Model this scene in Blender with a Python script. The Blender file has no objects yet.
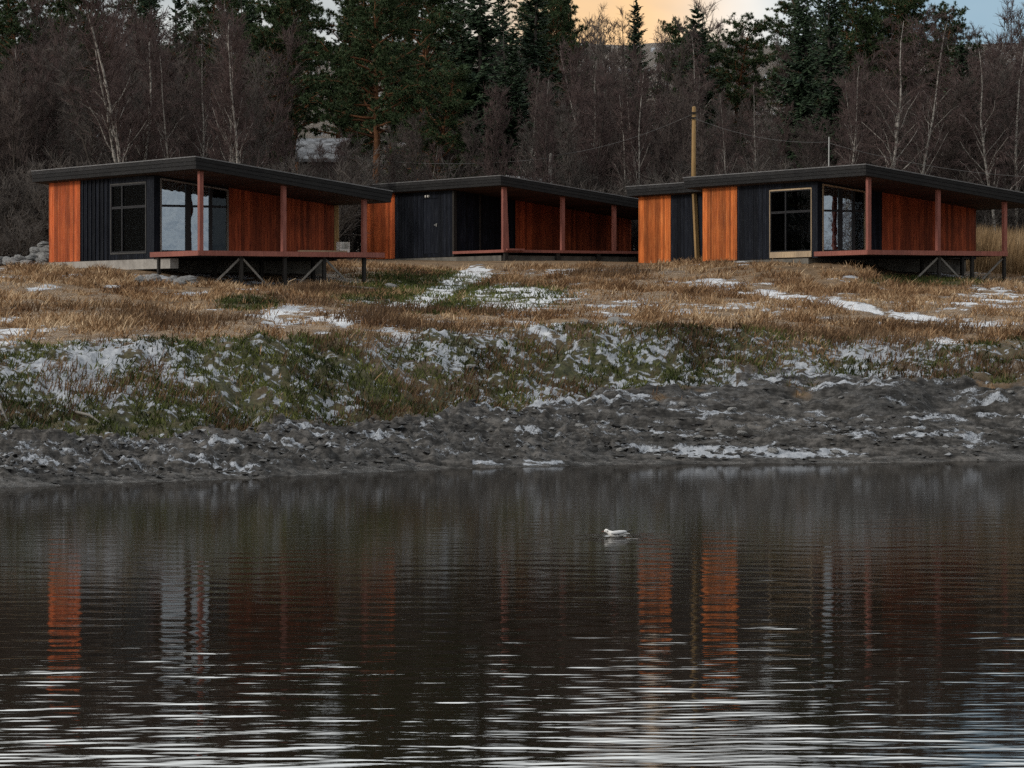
import bpy, math, random
import numpy as np
from math import radians as R, sin, cos, pi

random.seed(7)
rng = np.random.default_rng(11)
S = bpy.context.scene
COL = S.collection

# ------------------------------------------------------------------ camera
F = 3500.0            # focal length in pixels of the 1024 px wide frame
H = 2.9               # eye height above the water
YH = 323.0            # picture row of the horizon
cam_d = bpy.data.cameras.new('camera')
cam = bpy.data.objects.new('camera', cam_d)
COL.objects.link(cam)
cam.location = (0, 0, H)
cam.rotation_euler = (R(90), 0, 0)
cam_d.sensor_fit = 'HORIZONTAL'
cam_d.sensor_width = 36.0
cam_d.lens = F / 1024 * 36.0
cam_d.shift_y = (YH - 384) / 1024
cam_d.clip_start = 0.5
cam_d.clip_end = 6000
S.camera = cam


def X(px, D):
    return (px - 512.0) * D / F


def Z(py, D):
    return H + (YH - py) * D / F


# ------------------------------------------------------------------ noise
def _hash(ix, iy, seed):
    n = (ix.astype(np.int64) * 374761393 + iy.astype(np.int64) * 668265263 + seed * 974711) & 0x7fffffff
    n = ((n ^ (n >> 13)) * 1274126177) & 0x7fffffff
    n = (n ^ (n >> 16)) & 0xffff
    return n / 65535.0


def vnoise(x, y, seed=0):
    x = np.asarray(x, float); y = np.asarray(y, float)
    ix = np.floor(x); iy = np.floor(y)
    fx = x - ix; fy = y - iy
    ux = fx * fx * fx * (fx * (fx * 6 - 15) + 10); uy = fy * fy * fy * (fy * (fy * 6 - 15) + 10)
    a = _hash(ix, iy, seed); b = _hash(ix + 1, iy, seed)
    c = _hash(ix, iy + 1, seed); d = _hash(ix + 1, iy + 1, seed)
    return (a + (b - a) * ux) * (1 - uy) + (c + (d - c) * ux) * uy


def fbm(x, y, seed=0, octv=4, gain=.5):
    s = 0; a = 1; t = 0
    for i in range(octv):
        s = s + a * vnoise(x * 2 ** i + 17.3 * i, y * 2 ** i - 9.1 * i, seed + i)
        t += a; a *= gain
    return s / t


def sstep(a, b, x):
    t = np.clip((x - a) / (b - a), 0, 1)
    return t * t * (3 - 2 * t)


# ------------------------------------------------------------------ mesh helpers
def np_mesh(name, V, loops, starts, totals, smooth=False):
    me = bpy.data.meshes.new(name)
    me.vertices.add(len(V))
    me.vertices.foreach_set('co', np.ascontiguousarray(V, np.float32).ravel())
    me.loops.add(len(loops))
    me.loops.foreach_set('vertex_index', np.ascontiguousarray(loops, np.int32))
    me.polygons.add(len(starts))
    me.polygons.foreach_set('loop_start', np.ascontiguousarray(starts, np.int32))
    me.polygons.foreach_set('loop_total', np.ascontiguousarray(totals, np.int32))
    me.update(calc_edges=True)
    me.polygons.foreach_set('use_smooth', np.full(len(starts), bool(smooth)))
    return me


class MB:
    """collects polygons, then links them as ONE mesh object"""

    def __init__(s):
        s.V = []; s.Q = []; s.T = []; s.n = 0

    def add(s, V, Q=None, T=None):
        V = np.asarray(V, float).reshape(-1, 3)
        if Q is not None and len(Q):
            s.Q.append(np.asarray(Q, np.int64).reshape(-1, 4) + s.n)
        if T is not None and len(T):
            s.T.append(np.asarray(T, np.int64).reshape(-1, 3) + s.n)
        s.V.append(V); s.n += len(V)
        return s

    def box(s, x0, y0, z0, x1, y1, z1):
        V = [(x0, y0, z0), (x1, y0, z0), (x1, y1, z0), (x0, y1, z0), (x0, y0, z1), (x1, y0, z1), (x1, y1, z1), (x0, y1, z1)]
        return s.add(V, [(0, 3, 2, 1), (4, 5, 6, 7), (0, 1, 5, 4), (1, 2, 6, 5), (2, 3, 7, 6), (3, 0, 4, 7)])

    def hexa(s, V8):
        return s.add(V8, [(0, 3, 2, 1), (4, 5, 6, 7), (0, 1, 5, 4), (1, 2, 6, 5), (2, 3, 7, 6), (3, 0, 4, 7)])

    def bar(s, p, q, a, b=None):
        b = b or a
        p = np.array(p, float); q = np.array(q, float)
        d = q - p; d /= np.linalg.norm(d)
        up = np.array((0, 0, 1.)) if abs(d[2]) < .9 else np.array((0, 1., 0))
        e = np.cross(d, up); e /= np.linalg.norm(e)
        f = np.cross(e, d)
        V = [c + sx * e * a / 2 + sy * f * b / 2 for c in (p, q) for sx, sy in ((-1, -1), (1, -1), (1, 1), (-1, 1))]
        return s.hexa(V)

    def tubes(s, P0, P1, r0, r1, k=3):
        P0 = np.atleast_2d(np.asarray(P0, float)); P1 = np.atleast_2d(np.asarray(P1, float))
        n = len(P0)
        if n == 0:
            return s
        r0 = np.broadcast_to(np.asarray(r0, float), (n,)); r1 = np.broadcast_to(np.asarray(r1, float), (n,))
        d = P1 - P0; L = np.linalg.norm(d, axis=1, keepdims=True); d = d / np.maximum(L, 1e-9)
        up = np.where(np.abs(d[:, 2:3]) < .9, np.array([[0, 0, 1.]]), np.array([[0, 1., 0]]))
        e = np.cross(d, up); e /= np.linalg.norm(e, axis=1, keepdims=True)
        f = np.cross(e, d)
        V = np.zeros((n, 2 * k, 3))
        for i in range(k):
            a = 2 * pi * i / k
            o = e * cos(a) + f * sin(a)
            V[:, i] = P0 + o * r0[:, None]
            V[:, k + i] = P1 + o * r1[:, None]
        q = np.array([(i, (i + 1) % k, k + (i + 1) % k, k + i) for i in range(k)])
        Q = (q[None] + (np.arange(n) * 2 * k)[:, None, None]).reshape(-1, 4)
        return s.add(V.reshape(-1, 3), Q)

    def path(s, pts, rad, k=6):
        """one continuous tapered tube along a polyline"""
        pts = np.asarray(pts, float); n = len(pts)
        t = np.gradient(pts, axis=0); t /= np.linalg.norm(t, axis=1, keepdims=True)
        ref = np.array((0.31, 1., .13)) if abs(t[0][2]) > .6 else np.array((0, 0, 1.))
        V = []
        for i in range(n):
            e = np.cross(t[i], ref); e /= np.linalg.norm(e); f = np.cross(e, t[i])
            for j in range(k):
                a = 2 * pi * j / k
                V.append(pts[i] + (e * cos(a) + f * sin(a)) * rad[i])
        Q = [(i * k + j, i * k + (j + 1) % k, (i + 1) * k + (j + 1) % k, (i + 1) * k + j) for i in range(n - 1) for j in range(k)]
        V.append(pts[-1] + t[-1] * rad[-1] * .5); V.append(pts[0] - t[0] * rad[0] * .5)
        m = len(V)
        T = [((n - 1) * k + j, (n - 1) * k + (j + 1) % k, m - 2) for j in range(k)] + [((j + 1) % k, j, m - 1) for j in range(k)]
        return s.add(V, Q, T)

    def mesh(s, name, smooth=False):
        V = np.concatenate(s.V)
        Q = np.concatenate(s.Q) if s.Q else np.zeros((0, 4), int)
        T = np.concatenate(s.T) if s.T else np.zeros((0, 3), int)
        loops = np.concatenate([Q.ravel(), T.ravel()])
        tot = np.concatenate([np.full(len(Q), 4), np.full(len(T), 3)])
        st = np.concatenate([[0], np.cumsum(tot)[:-1]])
        return np_mesh(name, V, loops, st, tot, smooth)

    def build(s, name, mat, parent=None, smooth=False):
        me = s.mesh(name, smooth)
        me.materials.append(mat)
        o = bpy.data.objects.new(name, me)
        COL.objects.link(o)
        if parent is not None:
            o.parent = parent
        return o


def tag(o, label=None, cat=None, group=None, kind=None):
    if label: o['label'] = label
    if cat: o['category'] = cat
    if group: o['group'] = group
    if kind: o['kind'] = kind
    return o


def empty(name, loc=(0, 0, 0), rz=0.0):
    o = bpy.data.objects.new(name, None)
    o.empty_display_size = .2
    COL.objects.link(o)
    o.location = loc
    o.rotation_euler = (0, 0, rz)
    return o


# ------------------------------------------------------------------ materials
def mat(name):
    m = bpy.data.materials.new(name)
    m.use_nodes = True
    nt = m.node_tree
    b = nt.nodes['Principled BSDF']
    return m, nt, b


def N(nt, t, **kw):
    n = nt.nodes.new(t)
    for k, v in kw.items():
        setattr(n, k, v)
    return n


def ramp(nt, fac, stops):
    n = nt.nodes.new('ShaderNodeValToRGB')
    e = n.color_ramp.elements
    while len(e) < len(stops): e.new(.5)
    for i, (p, c) in enumerate(stops):
        e[i].position = p
        e[i].color = (*c, 1) if len(c) == 3 else c
    nt.links.new(fac, n.inputs[0])
    return n.outputs[0]


def noise(nt, scale, detail=4, vec=None, rough=.55):
    n = N(nt, 'ShaderNodeTexNoise')
    n.inputs['Scale'].default_value = scale
    n.inputs['Detail'].default_value = detail
    n.inputs['Roughness'].default_value = rough
    if vec is not None: nt.links.new(vec, n.inputs['Vector'])
    return n.outputs['Fac']


def mapping(nt, vec, scale):
    n = N(nt, 'ShaderNodeMapping')
    n.inputs['Scale'].default_value = scale
    nt.links.new(vec, n.inputs['Vector'])
    return n.outputs[0]


def mathn(nt, op, a, b=None, clamp=False):
    n = N(nt, 'ShaderNodeMath', operation=op)
    n.use_clamp = clamp
    for i, v in enumerate((a, b)):
        if v is None: continue
        if isinstance(v, (int, float)): n.inputs[i].default_value = v
        else: nt.links.new(v, n.inputs[i])
    return n.outputs[0]


def mixc(nt, fac, a, b, blend='MIX'):
    n = N(nt, 'ShaderNodeMix', data_type='RGBA', blend_type=blend)
    for i, v in ((0, fac), (6, a), (7, b)):
        if isinstance(v, (int, float)): n.inputs[i].default_value = v
        elif isinstance(v, tuple): n.inputs[i].default_value = (*v, 1)
        else: nt.links.new(v, n.inputs[i])
    return n.outputs[2]


def bump(nt, b, h, dist=.01, strength=1.0):
    n = N(nt, 'ShaderNodeBump')
    n.inputs['Distance'].default_value = dist
    n.inputs['Strength'].default_value = strength
    nt.links.new(h, n.inputs['Height'])
    nt.links.new(n.outputs[0], b.inputs['Normal'])


def objco(nt):
    return N(nt, 'ShaderNodeTexCoord').outputs['Object']


def wood_mat(name, c0, c1, c2, rough=.75, grain=(9, 9, .7), spec=.25):
    """boards: every board (mesh island) gets its own tone, plus long grain and weathering"""
    m, nt, b = mat(name)
    co = objco(nt)
    isl = N(nt, 'ShaderNodeNewGeometry').outputs['Random Per Island']
    g = noise(nt, 4, 6, mapping(nt, co, grain), .65)
    w = noise(nt, .9, 4, co)
    col = ramp(nt, g, [(.25, c0), (.5, c1), (.78, c2)])
    k = mathn(nt, 'MULTIPLY_ADD', isl, .85); nt.nodes[-1].inputs[2].default_value = .52
    col = mixc(nt, 1.0, col, N(nt, 'ShaderNodeCombineColor').outputs[0], 'MULTIPLY')
    cc = nt.nodes[-2] if nt.nodes[-2].bl_idname == 'ShaderNodeCombineColor' else [n for n in nt.nodes if n.bl_idname == 'ShaderNodeCombineColor'][-1]
    for i in range(3): nt.links.new(k, cc.inputs[i])
    ws = ramp(nt, w, [(.3, (.72, .72, .74)), (.65, (1.08, 1.06, 1.02))])
    col = mixc(nt, 1.0, col, ws, 'MULTIPLY')
    nt.links.new(col, b.inputs['Base Color'])
    b.inputs['Roughness'].default_value = rough
    b.inputs['Specular IOR Level'].default_value = spec
    bump(nt, b, g, .004, .6)
    return m


def plain_mat(name, c0, c1, scale=6, rough=.8, dist=.004, spec=.3):
    m, nt, b = mat(name)
    f = noise(nt, scale, 5, objco(nt), .6)
    nt.links.new(ramp(nt, f, [(.3, c0), (.7, c1)]), b.inputs['Base Color'])
    b.inputs['Roughness'].default_value = rough
    b.inputs['Specular IOR Level'].default_value = spec
    if dist: bump(nt, b, f, dist, .7)
    return m


M = {}
M['orange'] = wood_mat('orange_stained_boards', (.24, .044, .016), (.46, .098, .026), (.64, .185, .060), grain=(4, 4, .45))
M['amber'] = wood_mat('amber_stained_boards', (.25, .056, .016), (.48, .125, .028), (.68, .23, .068), grain=(4, 4, .45))
M['red'] = wood_mat('red_brown_stained_boards', (.12, .026, .013), (.29, .060, .022), (.46, .115, .042), grain=(4, 4, .45))
M['black'] = wood_mat('black_charred_boards', (.003, .004, .007), (.008, .010, .016), (.024, .028, .036), .75, (4, 4, .45), .12)
M['fascia'] = wood_mat('black_roof_boards', (.007, .007, .008), (.018, .018, .019), (.042, .042, .042), .75, (.8, .8, 12), .2)
M['redwood'] = wood_mat('red_brown_timber', (.16, .060, .047), (.27, .098, .076), (.36, .15, .12))
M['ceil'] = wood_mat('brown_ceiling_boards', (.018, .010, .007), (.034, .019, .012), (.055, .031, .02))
M['palewood'] = wood_mat('pale_timber', (.20, .145, .09), (.33, .25, .165), (.46, .37, .26))
M['polewood'] = wood_mat('yellow_pole_timber', (.19, .115, .045), (.30, .19, .08), (.38, .26, .12))
M['greywood'] = wood_mat('weathered_grey_timber', (.10, .095, .085), (.19, .18, .165), (.30, .29, .275))
M['darktimber'] = wood_mat('dark_stilt_timber', (.012, .011, .010), (.024, .022, .02), (.045, .04, .035))
M['concrete'] = plain_mat('concrete', (.22, .205, .185), (.38, .36, .33), 3, .9, .01)
M['darkconcrete'] = plain_mat('dark_concrete', (.055, .052, .046), (.16, .15, .13), 2.2, .9, .01)  # dark footing tone; below the left deck it paints in the shade
M['felt'] = plain_mat('roof_felt', (.02, .02, .02), (.05, .05, .05), 4)
M['metal'] = plain_mat('grey_drip_edge', (.10, .10, .105), (.19, .19, .19), 5, .5)
M['frame'] = plain_mat('black_window_frame', (.008, .008, .010), (.016, .016, .018), 8, .5)
M['darkframe'] = plain_mat('grey_black_timber_frame', (.03, .03, .03), (.07, .068, .065), 6)
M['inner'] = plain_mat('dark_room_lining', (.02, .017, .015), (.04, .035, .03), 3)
M['rock'] = plain_mat('grey_rock', (.09, .09, .088), (.30, .30, .295), 5, .9, .03)
M['snowcap'] = plain_mat('snow', (.68, .71, .76), (.82, .84, .86), 6, .6, .02)
M['thinsnow'] = plain_mat('patchy_snow_on_roof', (.07, .07, .072), (.50, .52, .55), 2.4, .8, .02)
M['whitestuff'] = plain_mat('white_board', (.55, .53, .49), (.72, .70, .66), 9)
M['wire'] = plain_mat('grey_wire', (.10, .10, .10), (.15, .15, .15), 3)
M['galv'] = plain_mat('pale_metal_mast', (.26, .26, .25), (.38, .38, .36), 3, .5)
M['bark'] = wood_mat('grey_brown_bark', (.034, .028, .025), (.066, .056, .049), (.115, .10, .09), .9, (14, 14, 3))
M['twig'] = plain_mat('brown_twigs', (.054, .042, .038), (.108, .084, .075), .8, .9, 0)
M['redtwig'] = plain_mat('reddish_birch_twigs', (.056, .039, .037), (.110, .076, .070), .8, .9, 0)
M['greytwig'] = plain_mat('grey_twigs', (.066, .057, .051), (.12, .105, .094), .8, .9, 0)
M['pinebark'] = wood_mat('orange_pine_bark', (.10, .045, .025), (.21, .095, .045), (.32, .15, .07), .9, (8, 8, 3))


def birch_mat():
    m, nt, b = mat('white_birch_bark')
    co = objco(nt)
    f = noise(nt, 3, 5, mapping(nt, co, (2.5, 2.5, 3.2)), .7)
    c = ramp(nt, f, [(.38, (.05, .045, .04)), (.46, (.22, .205, .18)), (.62, (.43, .40, .365))])
    nt.links.new(c, b.inputs['Base Color']); b.inputs['Roughness'].default_value = .8
    return m


def needle_mat(name, a, c):
    m, nt, b = mat(name)
    isl = N(nt, 'ShaderNodeNewGeometry').outputs['Random Per Island']
    f = noise(nt, .8, 3, objco(nt))
    k = mathn(nt, 'ADD', mathn(nt, 'MULTIPLY', isl, .55), mathn(nt, 'MULTIPLY', f, .5))
    nt.links.new(ramp(nt, k, [(.15, a), (.85, c)]), b.inputs['Base Color'])
    b.inputs['Roughness'].default_value = .7
    b.inputs['Specular IOR Level'].default_value = .2
    return m


M['birchbark'] = birch_mat()
M['spruce'] = needle_mat('dark_spruce_needles', (.016, .032, .021), (.056, .090, .046))
M['pine'] = needle_mat('green_pine_needles', (.026, .046, .022), (.082, .122, .05))


def blade_mat(name, stops):
    m, nt, b = mat(name)
    isl = N(nt, 'ShaderNodeNewGeometry').outputs['Random Per Island']
    co = objco(nt)
    f = mathn(nt, 'ADD', mathn(nt, 'MULTIPLY', noise(nt, .45, 3, mapping(nt, co, (1, .45, 1))), 1.3), mathn(nt, 'MULTIPLY', noise(nt, 2.2, 3, co), .9))
    k = mathn(nt, 'ADD', mathn(nt, 'MULTIPLY', isl, .40), mathn(nt, 'SUBTRACT', f, .78))
    nt.links.new(ramp(nt, k, stops), b.inputs['Base Color'])
    b.inputs['Roughness'].default_value = .85
    b.inputs['Specular IOR Level'].default_value = .15
    return m


M['drygrass'] = blade_mat('dry_brown_grass', [(.15, (.060, .034, .020)), (.46, (.24, .138, .070)), (.66, (.36, .235, .13)), (.92, (.60, .46, .30))])
M['weeds'] = blade_mat('dead_brown_weeds', [(.2, (.05, .03, .018)), (.5, (.11, .066, .036)), (.85, (.20, .13, .075))])
M['reed'] = blade_mat('tall_straw_reeds', [(.2, (.17, .105, .05)), (.5, (.30, .20, .105)), (.85, (.44, .32, .19))])
M['greengrass'] = blade_mat('short_green_turf', [(.2, (.014, .019, .008)), (.5, (.056, .072, .020)), (.9, (.155, .165, .048))])


def glass_mat(name, refl):
    m, nt, b = mat(name)
    nt.nodes.remove(b)
    out = nt.nodes['Material Output']
    tr = N(nt, 'ShaderNodeBsdfTransparent'); tr.inputs[0].default_value = (.62, .66, .66, 1)
    gl = N(nt, 'ShaderNodeBsdfGlossy'); gl.inputs['Roughness'].default_value = .015
    gl.inputs[0].default_value = (.82, .9, .97, 1)
    nz = noise(nt, 1.1, 3, objco(nt))
    bp = N(nt, 'ShaderNodeBump'); bp.inputs['Distance'].default_value = .012; bp.inputs['Strength'].default_value = .5
    nt.links.new(nz, bp.inputs['Height']); nt.links.new(bp.outputs[0], gl.inputs['Normal'])
    mx = N(nt, 'ShaderNodeMixShader'); mx.inputs[0].default_value = refl
    nt.links.new(tr.outputs[0], mx.inputs[1]); nt.links.new(gl.outputs[0], mx.inputs[2])
    nt.links.new(mx.outputs[0], out.inputs[0])
    return m


M['glass'] = glass_mat('coated_window_glass', .42)
M['clear'] = glass_mat('clear_window_glass', .03)

# ------------------------------------------------------------------ terrain
SH_PX = [-400, 0, 100, 250, 400, 500, 600, 750, 900, 1024, 1500]
SH_Y = [492, 487, 483, 478, 470, 467, 464, 463, 462, 460, 458]


def shoreD(px):
    return H * F / (np.interp(px, SH_PX, SH_Y) - YH)


# per picture column: (distance, picture row) of foot and crest of the bank, then the plateau up to the cabins
COLS = {
    -400: [(66.5, 440), (72.5, 347), (95, 288), (102, 270), (112, 266)],
    0: [(68.5, 437), (73.5, 347), (95, 288), (102, 274), (112, 268)],
    150: [(69.5, 437), (75.0, 343), (95, 294), (101, 284), (106.5, 272), (113, 265)],
    250: [(71.0, 436), (76.0, 340), (95, 298), (100, 289), (104, 287), (107, 276), (112, 266)],
    350: [(73.0, 430), (78.0, 338), (95, 300), (104, 288), (112, 273), (120, 266)],
    450: [(75.5, 420), (80.0, 335), (95, 303), (110, 285), (120, 272), (129, 262)],
    520: [(77.0, 412), (81.0, 333), (95, 303), (110, 285), (120, 272), (128.5, 261)],
    560: [(78.0, 405), (81.5, 330), (95, 303), (110, 284), (120, 272), (128.5, 261)],
    640: [(79.0, 392), (82.0, 328), (95, 303), (110, 280), (118, 270), (125, 265)],
    750: [(80.0, 388), (83.0, 332), (95, 302), (105, 284), (113, 269), (118, 262), (125, 258)],
    850: [(81.0, 384), (83.5, 342), (95, 302), (105, 286), (110, 277), (113.5, 266), (118, 258)],
    905: [(81.0, 382), (83.5, 345), (95, 305), (105, 293), (112, 284), (118, 270)],
    1024: [(81.0, 376), (83.5, 345), (95, 307), (105, 295), (112, 285), (118, 279), (125, 272)],
    1500: [(80.0, 380), (83.5, 345), (95, 300), (105, 290), (112, 282), (118, 276), (125, 270)],
}
DG = np.concatenate([np.arange(40, 140, .25), np.arange(140, 420, 2.0)])
KEYS = sorted(COLS)
TAB = []
for k in KEYS:
    sd = float(shoreD(k))
    pts = [(40, -.9), (sd - 6, -.6), (sd, 0.0)] + [(d, Z(y, d)) for d, y in COLS[k]]
    pts += [(137, 5.35), (152, 6.0), (180, 9.2), (230, 19.0), (262, 24.0), (300, 25.2), (420, 26.5)]
    TAB.append(np.interp(DG, [p[0] for p in pts], [p[1] for p in pts]))
TAB = np.array(TAB)
_k = np.hanning(9); _k /= _k.sum()
for i in range(len(TAB)):                                     # round the profile's corners a little
    pad = np.concatenate([np.full(4, TAB[i][0]), TAB[i], np.full(4, TAB[i][-1])])
    TAB[i] = np.convolve(pad, _k, 'valid')


def base_z(x, D):
    x = np.asarray(x, float); D = np.asarray(D, float)
    Dc = np.clip(D, 40, 418)
    px = np.clip(512 + F * x / Dc, KEYS[0], KEYS[-1])
    di = np.interp(Dc, DG, np.arange(len(DG)))
    i0 = np.clip(di.astype(int), 0, len(DG) - 2); fd = di - i0
    ci = np.clip(np.searchsorted(KEYS, px, 'right') - 1, 0, len(KEYS) - 2)
    ka = np.array(KEYS)
    ft = (px - ka[ci]) / (ka[ci + 1] - ka[ci]); ft = ft * ft * (3 - 2 * ft) * .5 + ft * .5
    a = TAB[ci, i0] * (1 - fd) + TAB[ci, i0 + 1] * fd
    b = TAB[ci + 1, i0] * (1 - fd) + TAB[ci + 1, i0 + 1] * fd
    return a * (1 - ft) + b * ft


FOOT = np.array([COLS[k][0][0] for k in KEYS]); CREST = np.array([COLS[k][1][0] for k in KEYS])


def zones(x, D):
    """how muddy and how steep-bank a spot is, 0..1"""
    px = 512 + F * x / np.maximum(D, 1)
    sd = shoreD(px); ft = np.interp(px, KEYS, FOOT); cr = np.interp(px, KEYS, CREST)
    w = (fbm(x * .9, D * .9, 51, 4) - .5) * 2.4
    mud = 1 - sstep(ft - .25, ft + .35, D + w * (1 + .6 * sstep(560, 700, px)))
    bank = sstep(ft - .4, ft + .2, D + w) * (1 - sstep(cr - .2, cr + 1.2, D + w))
    return px, sd, ft, cr, mud, bank


def ground_z(x, D, detail=True):
    x = np.asarray(x, float); D = np.asarray(D, float)
    z = base_z(x, D)
    if not detail:
        return z
    px, sd, ft, cr, mud, bank = zones(x, D)
    mudm = mud * sstep(-1.5, .3, D - sd)
    rt = sstep(560, 720, px)
    r1 = 1 - np.abs(fbm(x * .28, D * 1.5, 3, 3) - .5) * 3.2
    r2 = 1 - np.abs(fbm(x * 1.5, D * 2.6, 5, 3) - .5) * 3.0
    cl = fbm(x * 7, D * 5, 9, 3)
    amp = sstep(-.6, 1.8, D - sd)
    z = z + mudm * (.25 + .75 * amp) * (.26 * r1 + .09 * r2 + (.32 - .20 * rt) * (cl - .5) - .14)
    # ledge and lumps of the eroded mud on the right
    rm = sstep(700, 820, px) * mud * sstep(76, 78, D)
    z = z + rm * (.62 * (fbm(x * .5, D * .45, 61, 3) - .45) + .30 * (fbm(x * 2.2, D * .9, 63, 2) - .5))
    lump = fbm(x * 1.6, D * 1.2, 21, 4) - .5
    lump2 = fbm(x * 4.5, D * 3.5, 23, 3) - .5
    z = z + bank * (.42 * lump + .18 * lump2)
    plat = (1 - mud) * (1 - bank) * sstep(-1, 1, D - cr)
    near = 1 - sstep(112, 126, D)
    z = z + plat * near * (.16 * (fbm(x * .55, D * .4, 31, 3) - .5) + .10 * (fbm(x * 2.2, D * 1.8, 33, 3) - .5))
    z = z + sstep(126, 150, D) * .5 * (fbm(x * .25, D * .25, 35, 3) - .5)
    return z


def seg_mask(px, py, pts, w):
    """soft band about a polyline of the picture"""
    best = np.full(np.shape(px), 1e9)
    for (x0, y0), (x1, y1) in zip(pts[:-1], pts[1:]):
        dx, dy = x1 - x0, y1 - y0
        t = np.clip(((px - x0) * dx + (py - y0) * dy) / (dx * dx + dy * dy), 0, 1)
        best = np.minimum(best, np.hypot((px - x0 - t * dx) * w[0], (py - y0 - t * dy)))
    return 1 - sstep(w[1] * .35, w[1], best)


def ell(px, py, cx, cy, rx, ry):
    return 1 - sstep(.45, 1.1, np.hypot((px - cx) / rx, (py - cy) / ry))


def masks(x, D, z):
    """where snow lies, where the ground is bare mud, where turf is green, where dry grass stands (0..1 each)"""
    px, sd, ft, cr, mud, bank = zones(x, D)
    py = YH - (z - H) * F / np.maximum(D, 1)
    snow = .66 * ell(px, py, 118, 372, 92, 44) + .48 * ell(px, py, 40, 375, 90, 40) + .40 * ell(px, py, 270, 365, 120, 30)
    snow = np.maximum(snow, .46 * ell(px, py, 440, 350, 140, 34))
    snow = np.maximum(snow, (.27) * bank * (1 - .55 * sstep(405, 432, py)))
    snow = np.maximum(snow, .55 * ell(px, py, 560, 395, 75, 24))
    snow = np.maximum(snow, .9 * ell(px, py, 540, 398, 26, 12))
    snow = np.maximum(snow, .5 * ell(px, py, 800, 375, 160, 16))
    snow = np.maximum(snow, .62 * ell(px, py, 900, 350, 130, 18))
    snow = np.maximum(snow, .45 * ell(px, py, 700, 345, 150, 16))
    snow = np.maximum(snow, 1.1 * seg_mask(px, py, [(345, 318), (400, 311), (440, 294), (475, 274)], (.45, 12)))
    snow = np.maximum(snow, 1.1 * ell(px, py, 506, 297, 60, 17))
    snow = np.maximum(snow, .70 * seg_mask(px, py, [(520, 322), (560, 338)], (.5, 7)))
    snow = np.maximum(snow, .65 * ell(px, py, 300, 318, 60, 13))
    snow = np.maximum(snow, .7 * ell(px, py, 575, 272, 50, 5))
    snow = np.maximum(snow, .85 * seg_mask(px, py, [(748, 291), (830, 302), (900, 314), (975, 327)], (.35, 5.5)))
    snow = np.maximum(snow, .75 * ell(px, py, 990, 298, 62, 14))
    snow = np.maximum(snow, .6 * ell(px, py, 700, 283, 50, 7))
    snow = np.maximum(snow, .72 * ell(px, py, 168, 279, 34, 6))
    snow = np.maximum(snow, .6 * ell(px, py, 95, 275, 55, 4)); snow = np.maximum(snow, .6 * ell(px, py, 40, 336, 50, 5))
    snow = np.maximum(snow, .6 * ell(px, py, 950, 322, 90, 8))
    snow = np.maximum(snow, .10 * sstep(125, 140, D))
    brk = fbm(x * .75, D * .6, 91, 4)
    soilp = np.maximum(ell(px, py, 262, 276, 120, 12), np.maximum(.9 * ell(px, py, 950, 272, 90, 9), .7 * ell(px, py, 640, 270, 60, 6)))
    snow = snow * (1 - .5 * soilp)
    snow = np.maximum(snow, .50 * (1 - mud) * (1 - bank) * sstep(.58, .68, fbm(x * .55, D * .30, 93, 3)) * (D < 122))
    snow = snow * (.62 + .6 * sstep(.3, .68, brk))
    # thin snow on the shore mud
    sm = mud * sstep(.2, 1.2, D - sd)
    snow = np.where(mud > .5, np.maximum(snow * .45, .095 * sm * (.3 + 1.4 * brk)), snow)
    snow = np.maximum(snow, .62 * mud * ell(px, py, 215, 471, 60, 5))
    snow = np.maximum(snow, .66 * mud * ell(px, py, 760, 452, 120, 7))
    snow = np.maximum(snow, .5 * mud * ell(px, py, 520, 462, 60, 4))
    green = .85 * bank * sstep(.20, .5, fbm(x * .6, D * .6, 71, 3) + .28 * sstep(360, 430, py))
    green = np.maximum(green, .9 * ell(px, py, 240, 428, 200, 12))
    green = np.maximum(green, .8 * ell(px, py, 420, 285, 100, 15))
    green = np.maximum(green, .75 * ell(px, py, 450, 296, 130, 20))
    green = np.maximum(green, .8 * ell(px, py, 930, 281, 80, 6))
    green = np.maximum(green, .7 * ell(px, py, 250, 304, 40, 8))
    green = np.maximum(green, .9 * ell(px, py, 620, 358, 110, 30))
    green = green * (1 - mud)
    dry = (1 - mud) * (1 - bank * .75)
    dry = np.maximum(dry, (1 - mud) * .9 * ell(px, py, 800, 348, 210, 26))
    dry = np.maximum(dry, (1 - mud) * .9 * ell(px, py, 545, 345, 30, 16))
    dry = dry * (1 - .8 * np.clip(green, 0, 1)) * (1 - sstep(.45, .8, snow))
    dry = dry * (1 - .85 * ell(px, py, 860, 264, 110, 11)) * (1 - .8 * ell(px, py, 660, 275, 70, 5))
    dry = dry * (1 - .9 * soilp) * (.30 + .70 * sstep(.36, .56, fbm(x * .3, D * .2, 99, 3)))
    mud = np.maximum(mud, .75 * soilp * sstep(.3, .55, fbm(x * 1.1, D * .9, 97, 3)))
    return px, py, mud, bank, np.clip(snow, 0, 1), np.clip(green, 0, 1), np.clip(dry, 0, 1)


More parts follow.
